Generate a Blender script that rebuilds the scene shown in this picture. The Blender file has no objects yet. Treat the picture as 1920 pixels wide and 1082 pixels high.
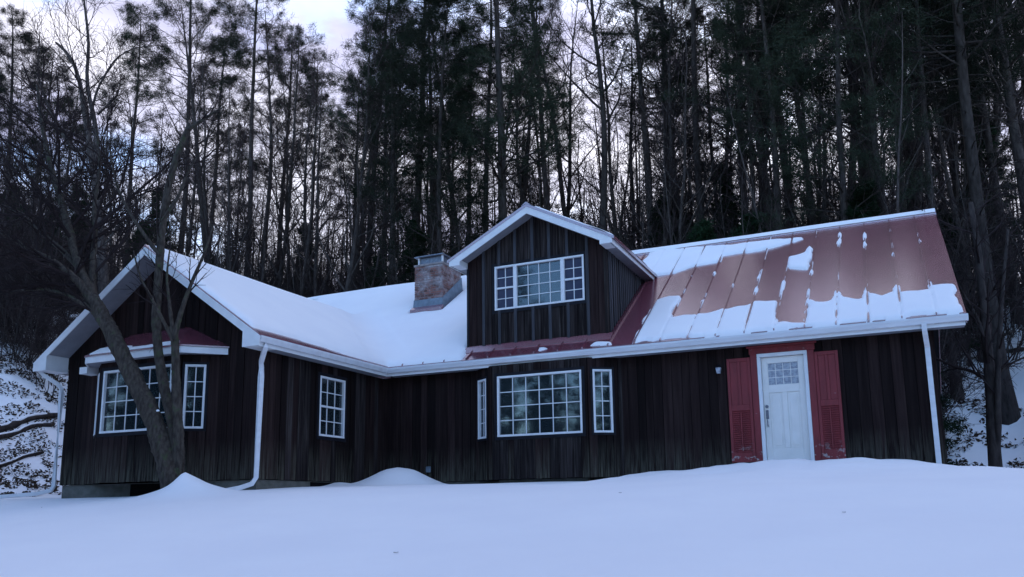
import bpy, math
import numpy as np
from mathutils import Matrix, Vector
rng = np.random.default_rng(11)
SC = bpy.context.scene
COL = SC.collection
# ------------------------------------------------------------------ camera
CP = np.array([11.402, -17.037, -0.596])
CR = np.array([0.90664, 0.42173, -0.01182]); CU = np.array([0.08423, -0.15350, 0.98455]); CF = np.array([-0.41340, 0.89364, 0.17469])
FPX, PPY = 1554.1, 674.45
cd = bpy.data.cameras.new('camera'); cam = bpy.data.objects.new('camera', cd); COL.objects.link(cam)
cam.matrix_world = Matrix(((CR[0], CU[0], -CF[0], CP[0]), (CR[1], CU[1], -CF[1], CP[1]), (CR[2], CU[2], -CF[2], CP[2]), (0, 0, 0, 1)))
cd.sensor_fit = 'HORIZONTAL'; cd.sensor_width = 36; cd.lens = FPX / 1920 * 36; cd.shift_y = (PPY - 541) / 1920
cd.clip_start = 0.1; cd.clip_end = 2000
SC.camera = cam
# ------------------------------------------------------------------ sky and sun
SUN_EL, SUN_AZ = 24.0, -12.0          # degrees; azimuth from +Y towards +X (the sun is behind the wood)
W = bpy.data.worlds.new('World'); SC.world = W; W.use_nodes = True
nt = W.node_tree; nt.nodes.clear(); N = nt.nodes.new; LK = nt.links.new
out = N('ShaderNodeOutputWorld'); bg = N('ShaderNodeBackground'); LK(bg.outputs[0], out.inputs[0])
sky = N('ShaderNodeTexSky'); sky.sky_type = 'NISHITA'; sky.sun_disc = False
sky.sun_elevation = math.radians(SUN_EL); sky.sun_rotation = math.radians(SUN_AZ)
sky.air_density = 1.0; sky.dust_density = 0.6; sky.ozone_density = 5.0
tc = N('ShaderNodeTexCoord'); mp = N('ShaderNodeMapping'); mp.inputs['Scale'].default_value = (1.6, 1.6, 3.6)
LK(tc.outputs['Generated'], mp.inputs[0])
nz = N('ShaderNodeTexNoise'); nz.inputs['Scale'].default_value = 1.7; nz.inputs['Detail'].default_value = 7; nz.inputs['Roughness'].default_value = 0.6
LK(mp.outputs[0], nz.inputs['Vector'])
sep = N('ShaderNodeSeparateXYZ'); LK(tc.outputs['Generated'], sep.inputs[0])
bank = N('ShaderNodeMath'); bank.operation = 'MULTIPLY_ADD'; bank.inputs[1].default_value = 0.14; LK(sep.outputs['Y'], bank.inputs[0]); LK(nz.outputs['Fac'], bank.inputs[2])
rmp = N('ShaderNodeMapRange'); rmp.interpolation_type = 'SMOOTHSTEP'
rmp.inputs['From Min'].default_value = 0.41; rmp.inputs['From Max'].default_value = 0.61; LK(bank.outputs[0], rmp.inputs['Value'])
rmp.inputs['To Max'].default_value = 0.92
ccol = N('ShaderNodeMix'); ccol.data_type = 'RGBA'
ccol.inputs['A'].default_value = (1.45, 1.38, 1.98, 1); ccol.inputs['B'].default_value = (2.9, 2.78, 3.0, 1)
nz2 = N('ShaderNodeTexNoise'); nz2.inputs['Scale'].default_value = 3.1; nz2.inputs['Detail'].default_value = 5; LK(mp.outputs[0], nz2.inputs['Vector'])
r2 = N('ShaderNodeMapRange'); r2.inputs['From Min'].default_value = 0.38; r2.inputs['From Max'].default_value = 0.66; LK(nz2.outputs['Fac'], r2.inputs['Value'])
LK(r2.outputs[0], ccol.inputs['Factor'])
mx = N('ShaderNodeMix'); mx.data_type = 'RGBA'; LK(rmp.outputs[0], mx.inputs['Factor']); LK(sky.outputs[0], mx.inputs['A']); LK(ccol.outputs['Result'], mx.inputs['B'])
LK(mx.outputs['Result'], bg.inputs[0]); bg.inputs[1].default_value = 0.15
sl_ = bpy.data.lights.new('sun', 'SUN'); sl_.energy = 0.6; sl_.angle = math.radians(12); sl_.color = (1, 0.93, 0.84)
so = bpy.data.objects.new('sun', sl_); COL.objects.link(so)
_e, _a = math.radians(SUN_EL), math.radians(SUN_AZ)
sd = Vector((math.sin(_a) * math.cos(_e), math.cos(_a) * math.cos(_e), math.sin(_e)))
so.rotation_euler = sd.to_track_quat('Z', 'Y').to_euler(); so.location = sd * 60
SC.view_settings.view_transform = 'Standard'; SC.view_settings.look = 'None'; SC.view_settings.gamma = 1
SC.view_settings.use_curve_mapping = False; SC.view_settings.exposure = 1.6
SC.render.engine = 'CYCLES'
SC.cycles.max_bounces = 4; SC.cycles.diffuse_bounces = 2; SC.cycles.caustics_reflective = False; SC.cycles.caustics_refractive = False; SC.cycles.transparent_max_bounces = 12

# ------------------------------------------------------------------ helpers
def at(px, py, Y):
    "point on the vertical plane y=Y seen at a photo pixel (1920 wide)"
    d = CF + CR * (px - 960) / FPX - CU * (py - PPY) / FPX
    return CP + d * ((Y - CP[1]) / d[1])

def mesh_np(name, V, F, smooth=False):
    V = np.asarray(V, np.float32).reshape(-1, 3); F = np.asarray(F, np.int32); k = F.shape[1]
    me = bpy.data.meshes.new(name); me.vertices.add(len(V)); me.vertices.foreach_set('co', V.ravel())
    me.loops.add(F.size); me.loops.foreach_set('vertex_index', F.ravel())
    me.polygons.add(len(F)); me.polygons.foreach_set('loop_start', np.arange(0, F.size, k, dtype=np.int32))
    me.polygons.foreach_set('loop_total', np.full(len(F), k, np.int32))
    if smooth: me.polygons.foreach_set('use_smooth', np.ones(len(F), bool))
    me.update(calc_edges=True); return me

def link(name, me, mat, parent=None):
    o = bpy.data.objects.new(name, me); COL.objects.link(o)
    if mat and me: 
        if not me.materials: me.materials.append(mat)
    if parent:
        o.parent = parent
        if parent.type == 'EMPTY': o.matrix_parent_inverse = Matrix.Translation(-parent.location)   # meshes are in world coordinates
    return o

def tag(o, label=None, cat=None, group=None, kind=None):
    for k, v in (('label', label), ('category', cat), ('group', group), ('kind', kind)):
        if v: o[k] = v
    return o

class MB:
    def __init__(s): s.v = []; s.f = []
    def add(s, v, f):
        n = len(s.v); s.v += [tuple(map(float, p)) for p in v]; s.f += [tuple(i + n for i in q) for q in f]; return s
    def box(s, a, b):
        x0, y0, z0 = np.minimum(a, b); x1, y1, z1 = np.maximum(a, b)
        return s.add([(x0,y0,z0),(x1,y0,z0),(x1,y1,z0),(x0,y1,z0),(x0,y0,z1),(x1,y0,z1),(x1,y1,z1),(x0,y1,z1)],
              [(0,3,2,1),(4,5,6,7),(0,1,5,4),(1,2,6,5),(2,3,7,6),(3,0,4,7)])
    def prism(s, poly, vec):
        n = len(poly); p = [np.array(q, float) for q in poly]; v = np.array(vec, float)
        return s.add(p + [q + v for q in p], [tuple(range(n))[::-1], tuple(range(n, 2*n))] + [(i, (i+1) % n, (i+1) % n + n, i + n) for i in range(n)])
    def build(s, name, mat, parent=None, smooth=False, bevel=0):
        me = bpy.data.meshes.new(name); me.from_pydata(s.v, [], s.f)
        import bmesh
        bm = bmesh.new(); bm.from_mesh(me); bmesh.ops.recalc_face_normals(bm, faces=bm.faces)
        if bevel: bmesh.ops.bevel(bm, geom=bm.edges[:], offset=bevel, segments=1, affect='EDGES')
        bm.to_mesh(me); bm.free()
        if smooth: me.polygons.foreach_set('use_smooth', np.ones(len(me.polygons), bool))
        me.update(); return link(name, me, mat, parent)

def tubes(P, R, S=3, phase=0.0, el=1.0):
    P = np.asarray(P, float); R = np.asarray(R, float); Nn, K, _ = P.shape
    T = np.gradient(P, axis=1); T /= np.linalg.norm(T, axis=2, keepdims=True) + 1e-9
    mean = T.mean(1); ref = np.where((np.abs(mean[:, 2]) > .75)[:, None], [[1., 0, 0]], [[0, 0, 1.]])
    A = np.cross(T, ref[:, None, :]); A /= np.linalg.norm(A, axis=2, keepdims=True) + 1e-9
    B = np.cross(T, A)
    a = np.arange(S) / S * 2 * np.pi + phase
    V = P[:, :, None] + R[:, :, None, None] * (np.cos(a)[None, None, :, None] * A[:, :, None] * el + np.sin(a)[None, None, :, None] * B[:, :, None])
    i = (np.arange(Nn)[:, None, None] * K + np.arange(K - 1)[None, :, None]) * S
    s = np.arange(S)[None, None, :]; s2 = (s + 1) % S
    F = np.stack([i + s, i + s2, i + S + s2, i + S + s], -1).reshape(-1, 4)
    return V.reshape(-1, 3), F

def merge(parts):
    V, F, n = [], [], 0
    for v, f in parts: V.append(v); F.append(f + n); n += len(v)
    return np.concatenate(V), np.concatenate(F)

def pipe(name, pts, r, mat, parent, S=4, el=1.0, caps=True):
    P = np.array(pts, float)[None]; V, F = tubes(P, np.full(P.shape[:2], r), S, math.pi / S, el)
    me = mesh_np(name, V, F); 
    if caps:
        K = P.shape[1]; b = MB(); b.add(V, [tuple(q) for q in F] + [tuple(range(S))[::-1], tuple(range((K-1)*S, K*S))])
        return b.build(name, mat, parent)
    return link(name, me, mat, parent)

# smooth value noise from sines, for terrain and snow
_K = rng.normal(size=(24, 2)); _PH = rng.uniform(0, 6.28, 24)
def sn(x, y, sc):
    r = 0
    for k in range(24): r = r + np.sin((x * _K[k, 0] + y * _K[k, 1]) * sc + _PH[k])
    return r / 4.9

# ------------------------------------------------------------------ materials
def mat(name, col, rough=0.7, col2=None, scale=(4, 4, 4), nscale=1.0, lo=0.35, hi=0.65, detail=5, metal=0.0, bump=0.0, bscale=None, rnd=0.0, spec=0.5, coat=0.0):
    m = bpy.data.materials.new(name); m.use_nodes = True; t = m.node_tree; b = t.nodes['Principled BSDF']
    b.inputs['Roughness'].default_value = rough; b.inputs['Metallic'].default_value = metal; b.inputs['Specular IOR Level'].default_value = spec
    if coat: b.inputs['Coat Weight'].default_value = coat; b.inputs['Coat Roughness'].default_value = 0.15
    n = t.nodes.new; l = t.links.new
    c = n('ShaderNodeTexCoord'); mpn = n('ShaderNodeMapping'); mpn.inputs['Scale'].default_value = scale; l(c.outputs['Object'], mpn.inputs[0])
    last = None
    if col2:
        z = n('ShaderNodeTexNoise'); z.inputs['Scale'].default_value = nscale; z.inputs['Detail'].default_value = detail; l(mpn.outputs[0], z.inputs['Vector'])
        r = n('ShaderNodeMapRange'); r.inputs['From Min'].default_value = lo; r.inputs['From Max'].default_value = hi; l(z.outputs['Fac'], r.inputs['Value'])
        x = n('ShaderNodeMix'); x.data_type = 'RGBA'; x.inputs['A'].default_value = (*col, 1); x.inputs['B'].default_value = (*col2, 1); l(r.outputs[0], x.inputs['Factor'])
        last = x.outputs['Result']
    else:
        rg = n('ShaderNodeRGB'); rg.outputs[0].default_value = (*col, 1); last = rg.outputs[0]
    if rnd:
        oi = n('ShaderNodeObjectInfo'); r = n('ShaderNodeMapRange'); r.inputs['To Min'].default_value = 1 - rnd; r.inputs['To Max'].default_value = 1 + rnd; l(oi.outputs['Random'], r.inputs['Value'])
        h = n('ShaderNodeHueSaturation'); l(r.outputs[0], h.inputs['Value']); l(last, h.inputs['Color']); last = h.outputs[0]
    l(last, b.inputs['Base Color'])
    if bump:
        z = n('ShaderNodeTexNoise'); z.inputs['Scale'].default_value = bscale or nscale * 2; z.inputs['Detail'].default_value = 6; l(mpn.outputs[0], z.inputs['Vector'])
        bp = n('ShaderNodeBump'); bp.inputs['Strength'].default_value = bump; bp.inputs['Distance'].default_value = 0.02; l(z.outputs['Fac'], bp.inputs['Height']); l(bp.outputs[0], b.inputs['Normal'])
    return m

def add_layer(m, col, scale, nscale, lo, hi, zlo=None, zhi=None, rough=None):
    "overlay a second stain with a shape of its own (optionally limited to a height range of splash wear)"
    t = m.node_tree; b = t.nodes['Principled BSDF']; n = t.nodes.new; l = t.links.new
    src = b.inputs['Base Color'].links[0].from_socket
    c = n('ShaderNodeTexCoord'); mpn = n('ShaderNodeMapping'); mpn.inputs['Scale'].default_value = scale; mpn.inputs['Location'].default_value = (3.1, 1.7, .4); c = n('ShaderNodeNewGeometry'); l(c.outputs['Position'], mpn.inputs[0])
    z = n('ShaderNodeTexNoise'); z.inputs['Scale'].default_value = nscale; z.inputs['Detail'].default_value = 7; z.inputs['Roughness'].default_value = 0.65; l(mpn.outputs[0], z.inputs['Vector'])
    r = n('ShaderNodeMapRange'); r.inputs['From Min'].default_value = lo; r.inputs['From Max'].default_value = hi; l(z.outputs['Fac'], r.inputs['Value'])
    f = r.outputs[0]
    if zlo is not None:
        s = n('ShaderNodeSeparateXYZ'); l(c.outputs['Position'], s.inputs[0])
        q = n('ShaderNodeMapRange'); q.inputs['From Min'].default_value = zhi; q.inputs['From Max'].default_value = zlo; l(s.outputs['Z'], q.inputs['Value'])
        mm = n('ShaderNodeMath'); mm.operation = 'MULTIPLY'; l(f, mm.inputs[0]); l(q.outputs[0], mm.inputs[1]); f = mm.outputs[0]
    x = n('ShaderNodeMix'); x.data_type = 'RGBA'; l(f, x.inputs['Factor']); l(src, x.inputs['A']); x.inputs['B'].default_value = (*col, 1); l(x.outputs['Result'], b.inputs['Base Color'])

M = {}
M['wood'] = mat('dark_stained_wood', (.0115, .0058, .0055), .8, (.025, .0150, .0135), (9, 9, .5), 2.0, .35, .72, bump=.35, bscale=5, rnd=.6, spec=.12)
add_layer(M['wood'], (.11, .105, .078), (15, 15, .8), 1.6, .40, .68, 0.0, 0.8)
M['wood_worn'] = mat('weathered_wood', (.013, .009, .009), .85, (.040, .032, .030), (11, 11, .45), 2.0, .38, .68, bump=.4, bscale=5, rnd=.4, spec=.12)
add_layer(M['wood_worn'], (.085, .074, .065), (15, 15, .6), 1.5, .54, .80)
M['batten'] = mat('grey_batten_wood', (.026, .026, .032), .75, (.05, .048, .055), (9, 9, .6), 2.0, rnd=.25, bump=.2)
M['casing'] = mat('black_trim_paint', (.006, .006, .010), .6, (.010, .010, .014), (3, 3, 3), 2, spec=.2)
M['core'] = mat('wall_core', (.006, .005, .005), .9, spec=.1)
M['white'] = mat('white_trim_paint', (.80, .80, .80), .5, (.72, .72, .72), (2, 2, 2), 2, .4, .7)
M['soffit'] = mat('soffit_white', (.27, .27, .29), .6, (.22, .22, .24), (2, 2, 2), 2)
M['gutter'] = mat('white_aluminium', (.74, .75, .77), .35, (.66, .66, .68), (1, 6, 6), 1.5)
M['door'] = mat('white_door_paint', (.87, .83, .77), .45, (.80, .76, .70), (2, 2, 2), 1.5)
M['red'] = mat('red_metal_roof', (.22, .055, .078), .24, (.19, .047, .066), (1.5, 1.5, 1.5), 1.2, metal=.0, spec=.9, rnd=.12, coat=1.0)
M['red'].node_tree.nodes['Principled BSDF'].inputs['IOR'].default_value = 1.95
M['redpaint'] = mat('red_painted_wood', (.23, .026, .030), .65, (.18, .021, .024), (6, 6, 1.2), 2.0, bump=.15)
add_layer(M['redpaint'], (.42, .38, .36), (5, 5, 7), 1.4, .56, .60, 0.22, 0.62)
add_layer(M['redpaint'], (.5, .46, .45), (3, 3, 14), 2.2, .70, .72)
M['concrete'] = mat('foundation_concrete', (.16, .15, .13), .9, (.10, .10, .08), (2, 2, 3), 2.5, bump=.3)
M['brick'] = mat('old_brick', (.20, .085, .068), .85, (.15, .07, .06), (6, 6, 6), 2, rnd=.45, bump=.3)
M['mortar'] = mat('mortar', (.22, .19, .185), .95, (.32, .29, .28), (6, 6, 6), 2)
M['lead'] = mat('lead_flashing', (.20, .25, .30), .5, (.14, .18, .22), (4, 4, 4), 2, metal=.3)
M['steel'] = mat('dull_steel', (.22, .24, .28), .45, (.16, .17, .2), (8, 8, 8), 2, metal=.6)
M['screen'] = mat('insect_screen', (.045, .05, .085), .6, spec=.1)
M['screened'] = mat('screened_glass', (.035, .04, .075), .45, (.05, .055, .09), (3, 3, 3), 1, spec=.25)
M['frost'] = mat('leaded_door_glass', (.42, .45, .50), .25, (.26, .28, .33), (16, 16, 16), 1.2, .42, .6)
M['floor'] = mat('room_floor', (.05, .035, .025), .8)
M['blind'] = mat('pale_curtain', (.16, .20, .22), .9, (.10, .13, .15), (14, 14, .5), 2)
M['snow'] = mat('snow', (.90, .91, .91), .75, (.87, .88, .89), (.7, .7, .7), 1.0, bump=.6, bscale=4, spec=.25)
M['roofsnow'] = mat('roof_snow', (.91, .92, .92), .75, (.88, .89, .90), (1.2, 1.2, 1.2), 1.0, bump=.2, bscale=5, spec=.25)
M['bark'] = mat('grey_brown_bark', (.032, .025, .023), .9, (.070, .057, .052), (5, 5, 1.4), 2.2, bump=.7, bscale=5, rnd=.3, spec=.2)
M['bark_moss'] = mat('apple_tree_bark', (.032, .025, .021), .9, (.075, .062, .050), (9, 9, 3), 2.2, bump=.9, bscale=4, spec=.2)
add_layer(M['bark_moss'], (.05, .065, .03), (3, 3, 3), 2.0, .55, .7)
M['twig'] = mat('twig_bark', (.030, .021, .021), .9, (.050, .037, .037), (2, 2, 2), 1, rnd=.35, spec=.08)
M['needle'] = mat('pine_needles', (.014, .020, .013), .75, (.030, .038, .024), (1.2, 1.2, 1.2), 1.4, rnd=.4, spec=.1)
M['hemlock'] = mat('hemlock_needles', (.008, .019, .009), .75, (.016, .034, .015), (1.4, 1.4, 1.4), 1.4, rnd=.3, spec=.1)
M['leaf'] = mat('dead_leaves', (.035, .024, .017), .9, (.07, .048, .032), (3, 3, 3), 3, spec=.15)
def glass():
    m = bpy.data.materials.new('window_glass'); m.use_nodes = True; t = m.node_tree; t.nodes.clear(); n = t.nodes.new; l = t.links.new
    o = n('ShaderNodeOutputMaterial'); mi = n('ShaderNodeMixShader'); f = n('ShaderNodeFresnel'); f.inputs['IOR'].default_value = 1.65
    tr = n('ShaderNodeBsdfTransparent'); tr.inputs[0].default_value = (.62, .70, .70, 1); g = n('ShaderNodeBsdfGlossy'); g.inputs['Roughness'].default_value = 0.035; g.inputs[0].default_value = (.9, .95, 1, 1)
    z = n('ShaderNodeTexNoise'); z.inputs['Scale'].default_value = 1.3; c = n('ShaderNodeTexCoord'); l(c.outputs['Object'], z.inputs['Vector'])
    bp = n('ShaderNodeBump'); bp.inputs['Strength'].default_value = .02; bp.inputs['Distance'].default_value = .05; l(z.outputs['Fac'], bp.inputs['Height']); l(bp.outputs[0], g.inputs['Normal'])
    df = n('ShaderNodeBsdfDiffuse'); df.inputs[0].default_value = (.09, .13, .15, 1); m2 = n('ShaderNodeMixShader'); m2.inputs[0].default_value = .16; l(tr.outputs[0], m2.inputs[1]); l(df.outputs[0], m2.inputs[2])
    l(f.outputs[0], mi.inputs[0]); l(m2.outputs[0], mi.inputs[1]); l(g.outputs[0], mi.inputs[2]); l(mi.outputs[0], o.inputs[0]); return m
M['glass'] = glass()
# white efflorescence on the chimney brick
add_layer(M['brick'], (.40, .36, .36), (2.2, 2.2, 2.6), 1.3, .44, .66)

# ------------------------------------------------------------------ terrain
CX = [4.0, 5.3, 5.9, 6.6, 7.7, 8.6, 9.5, 10.5, 11.5, 12.3, 13.2, 14.2, 15.5]
CZ = [-.26, -.24, -.15, -.03, .06, .10, .21, .17, .10, .02, -.13, -.24, -.28]
TREE = np.array([at(330, 908, -5.55)[0], -5.55])      # foot of the leaning tree
def H(x, y):
    x = np.asarray(x, float); y = np.asarray(y, float)
    f = np.logaddexp(0, (-5.2 - y) / .9) * .9
    z = -.27 + .018 * np.clip(y + 5, 0, 6) - .158 * f
    z = np.where(z < -2.3, -2.3 - .45 * np.tanh((-2.3 - z) / 1.2) , z)
    dx = np.maximum(np.maximum(-7.6 - x, x - 13.4), 0); dy = np.maximum(y - 10.8, 0)
    front = 1 / (1 + np.exp(-(y + 3.5 + .10 * np.abs(x - 3)) / 1.6))
    d = np.hypot(dx * front, dy)
    h = .60 * np.logaddexp(0, (d - 1.6) / .8) * .8
    h = np.where(h > 9, 9 + 2.6 * np.tanh((h - 9) / 5), h)
    z = z + h + np.clip(h, 0, 1) * (.22 * sn(x, y, .45) + .10 * sn(x, y, 1.7))
    z = z + .035 * sn(x, y, .32) + .006 * sn(x + 9, y, 1.6)
    # ploughed / shed snow along the wall by the door
    c = np.interp(x, CX, CZ); w = np.where(y < -.8, np.exp(-((y + .8) / 1.9) ** 2), np.where(y > 0, np.exp(-(y / .5) ** 2), 1))
    pm = np.clip((c + .26) / .3, 0, 1) * w
    z = np.maximum(z, z + (c - z) * w * (c > -.27)) + pm * (.030 * sn(x, y, 1.5) + .045 * sn(x * .7 + 4, y, 3.0) + .016 * sn(x, y, 7))
    # the rounded mound in the inner corner, and its small spill
    r = np.hypot((x - 1.15) / 1.15, (y + 1.05) / 1.05)
    z = z + .56 * np.clip(1 - r, 0, 1) ** 1.25 * (1 - .25 * np.exp(-(r / .25) ** 2)) + .012 * sn(x, y, 5) * (r < 1)
    z = z + .10 * np.exp(-(((x + .0) / .45) ** 2 + ((y + 1.7) / .4) ** 2))
    # snow heaped round the foot of the leaning tree
    z = z + .20 * np.exp(-(np.hypot((x - TREE[0] - .25) / .85, (y - TREE[1]) / .5)) ** 2)
    rr = np.hypot((x - TREE[0] - .32) / (.22 + .13 * (x > TREE[0] + .32)), (y - TREE[1] + .12) / .30)
    z = z + .22 * np.exp(-rr ** 1.3) * (1 + .10 * sn(x, y, 9))
    return z
def coords(segs):
    r = [np.arange(a, b, s) for a, b, s in segs]; return np.concatenate(r)
gx = coords([(-160, -60, 8), (-60, -22, 2), (-22, -9, .4), (-9, -2.2, .11), (-2.2, .6, .05), (.6, 16, .11), (16, 30, .5), (30, 60, 2), (60, 161, 8)])
gy = coords([(-160, -60, 8), (-60, -20, 2), (-20, -8, .3), (-8, -6.3, .1), (-6.3, -4.9, .05), (-4.9, .6, .1), (.6, 12, .5), (12, 40, .6), (40, 80, 3), (80, 201, 8)])
X, Y = np.meshgrid(gx, gy); Z = H(X, Y)
nx, ny = len(gx), len(gy); ii = (np.arange(ny - 1)[:, None] * nx + np.arange(nx - 1)[None]).ravel()
g = link('snow_ground', mesh_np('snow_ground', np.stack([X, Y, Z], -1), np.stack([ii, ii + 1, ii + nx + 1, ii + nx], -1), True), M['snow'])
tag(g, 'smooth blue-white snow covering the yard and the wooded slope', kind='structure')

# ------------------------------------------------------------------ house
L, D, WW, HE, OH, YM, ZR, SL = 12.16, 4.33, 5.62, 2.72, .476, 5.12, 6.472, .6704
XA, ZRW = -2.81, 4.985; SW = (ZRW - HE) / (2.81 + OH); YF = -D - .56
XL, XR = -6.9, 12.72
main_z = lambda y: HE + SL * (y + OH)
wing_z = lambda x: ZRW - SW * abs(x - XA)
house = bpy.data.objects.new('house', None); COL.objects.link(house); house.location = (3.3, 2, 0); bpy.context.view_layer.update()
tag(house, 'dark wood-sided house with red metal roof under snow and white trim', 'house')
SOF = 2.55

class Wall:
    "a wall plane: u along, n outward, z up"
    def __init__(s, o, u, name='wall'):
        s.o = np.array([o[0], o[1], 0.]); u = np.array([u[0], u[1], 0.]); s.u = u / np.linalg.norm(u); s.n = np.array([s.u[1], -s.u[0], 0.]); s.name = name; s.core = None
    def p(s, u, n, z): return s.o + s.u * u + s.n * n + np.array([0, 0, z])
    def strip(s, mb, a, b, z0a, z0b, z1a, z1b, n0, n1):
        poly = [s.p(a, n0, z0a), s.p(b, n0, z0b), s.p(b, n0, z1b), s.p(a, n0, z1a)]
        mb.prism(poly, s.n * (n1 - n0))
    def box(s, mb, a, b, z0, z1, n0, n1): s.strip(mb, a, b, z0, z0, z1, z1, n0, n1)
    def pieces(s, a, b, zb, zt, holes, n0, n1, brk=()):
        "one mesh builder for each connected piece left after cutting the openings out"
        sts = []
        s.cut(sts, a, b, zb, zt, holes, n0, n1, brk); comp = list(range(len(sts)))
        for i in range(len(sts)):
            for j in range(i):
                p, q = sts[i], sts[j]
                if abs(p[0] - q[1]) < 1e-6 or abs(q[0] - p[1]) < 1e-6:
                    if min(max(p[4:6]), max(q[4:6])) - max(min(p[2:4]), min(q[2:4])) > .004:
                        ci, cj = comp[i], comp[j]; comp = [cj if c == ci else c for c in comp]
        out = []
        for c in sorted(set(comp)):
            mb = MB()
            for k, st in enumerate(sts):
                if comp[k] == c: s.strip(mb, *st)
            out.append(mb)
        return out
    def cut(s, mb, a, b, zb, zt, holes, n0, n1, brk=()):
        cs = sorted({a, b} | {h[k] for h in holes for k in (0, 1) if a < h[k] < b} | {q for q in brk if a < q < b})
        for c0, c1 in zip(cs, cs[1:]):
            if c1 - c0 < .004: continue
            m = (c0 + c1) / 2; hs = sorted((h[2], h[3]) for h in holes if h[0] <= m <= h[1])
            lo = (zb(c0), zb(c1))
            for h0, h1 in hs:
                if h0 > min(lo) + .01: mb.append((c0, c1, *lo, h0, h0, n0, n1))
                lo = (max(h1, lo[0]), max(h1, lo[1]))
            hi = (zt(c0), zt(c1))
            if min(hi) - max(lo) > .01 or (hi[0] - lo[0] > .02 or hi[1] - lo[1] > .02):
                mb.append((c0, c1, *lo, max(hi[0], lo[0] + .002), max(hi[1], lo[1] + .002), n0, n1))
    def side(s, u0, u1, zb, zt, holes=(), bw=.2, brk=(), worn=None, batten=0, thick=.1):
        f = lambda q: q if callable(q) else (lambda u: q)
        zb, zt = f(zb), f(zt)
        cores = [q.build(s.name, M['core'], house) for q in s.pieces(u0, u1, zb, zt, holes, -thick, -.001, brk)]; s.core = cores[0]
        u = u0; k = 0; edges = []
        while u < u1 - .01:
            w = bw * rng.uniform(.82, 1.2); e = min(u + w, u1)
            if u1 - e < .07: e = u1
            mbs = s.pieces(u + .005, e - .005, zb if k % 3 else (lambda q: zb(q) - .008), zt, holes, .0, .014 + rng.uniform(0, .018), brk)
            m = M['wood']
            if worn and worn(.5 * (u + e)) : m = M['wood_worn']
            for mb in mbs: mb.build('board', m, s.core)
            edges.append(e); u = e; k += 1
        if batten:
            for e in edges[:-1][batten - 1::batten]:
                for mb in s.pieces(e - .035, e + .035, zb, zt, holes, .028, .044, brk): mb.build('batten', M['batten'], s.core)
        return s.core

def window(wall, u0, u1, z0, z1, sections, label=None, cas=.075, fw=.045, curtain=False):
    "sections: (fraction width, cols, rows, meeting rail, screened)"
    f = MB(); B = lambda mb, *a: wall.box(mb, *a)
    B(f, u0, u1, z1 - fw, z1, -.05, .045); B(f, u0, u1, z0, z0 + fw, -.05, .05)
    B(f, u0, u0 + fw, z0 + fw, z1 - fw, -.05, .045); B(f, u1 - fw, u1, z0 + fw, z1 - fw, -.05, .045)
    tot = sum(q[0] for q in sections); a = u0 + fw; iw = u1 - u0 - 2 * fw; mull = .09; free = iw - mull * (len(sections) - 1)
    cells = []
    for k, (w, c, r, rail, scr) in enumerate(sections):
        b = a + free * w / tot; cells.append((a, b, c, r, rail, scr))
        if k < len(sections) - 1: B(f, b, b + mull, z0 + fw, z1 - fw, -.05, .04)
        a = b + mull
    o = f.build('window', M['white'], house, bevel=.004)
    if label: o['label'] = label
    c = MB()
    B(c, u0 - cas, u1 + cas, z1, z1 + cas, .0, .036); B(c, u0 - cas, u1 + cas, z0 - cas, z0, .0, .040)
    B(c, u0 - cas, u0, z0, z1, .0, .036); B(c, u1, u1 + cas, z0, z1, .0, .036); c.build('casing', M['casing'], o)
    for a, b, cn, rn, rail, scr in cells:
        spans = [(z0 + fw, z1 - fw)]
        if rail:
            zm = .5 * (z0 + z1); r = MB(); B(r, a, b, zm - .02, zm + .02, -.04, .02); r.build('meeting_rail', M['white'], o); spans = [(z0 + fw, zm - .02), (zm + .02, z1 - fw)]
        for s0, s1 in spans:
            for i in range(cn):
                for j in range(rn):
                    p = MB(); B(p, a + (b - a) * i / cn + .001, a + (b - a) * (i + 1) / cn - .001, s0 + (s1 - s0) * j / rn + .001, s0 + (s1 - s0) * (j + 1) / rn - .001, -.026, -.020)
                    p.build('pane', M['screened'] if scr else M['glass'], o)
            mw = .009
            for i in range(1, cn):
                q = MB(); u = a + (b - a) * i / cn; B(q, u - mw, u + mw, s0, s1, -.019, -.004); q.build('muntin', M['white'], o)
            for j in range(1, rn):
                q = MB(); z = s0 + (s1 - s0) * j / rn; B(q, a, b, z - mw, z + mw, -.019, -.006); q.build('muntin', M['white'], o)
            if scr:
                q = MB(); B(q, a + .01, b - .01, s0 + .005, s1 - .005, -.036, -.031); q.build('screen', M['screen'], o)
    if curtain:
        q = MB(); n = 26
        for k in range(n):
            ua, ub = u0 + (u1 - u0) * k / n * curtain, u0 + (u1 - u0) * (k + 1) / n * curtain; d = -.17 - .03 * (k % 2)
            q.prism([wall.p(ua, d, z0), wall.p(ub, -.17 - .03 * ((k + 1) % 2), z0), wall.p(ub, -.17 - .03 * ((k + 1) % 2), z1), wall.p(ua, d, z1)], wall.n * .004)
        q.build('curtain', M['blind'], o)
    return o

# --- main front wall
BX0, BX1, BX2, BX3, BYF = 2.58, 3.21, 5.49, 6.12, -.42
FRONT = Wall((0, 0), (1, 0), 'front_wall')
DX0, DX1, DZ0, DZ1 = 8.97, 9.93, .2, 2.375
FRONT.side(0.0, L, 0, SOF, [(BX0, BX3, -1, 5), (DX0, DX1, -1, DZ1)], .19)
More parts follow.
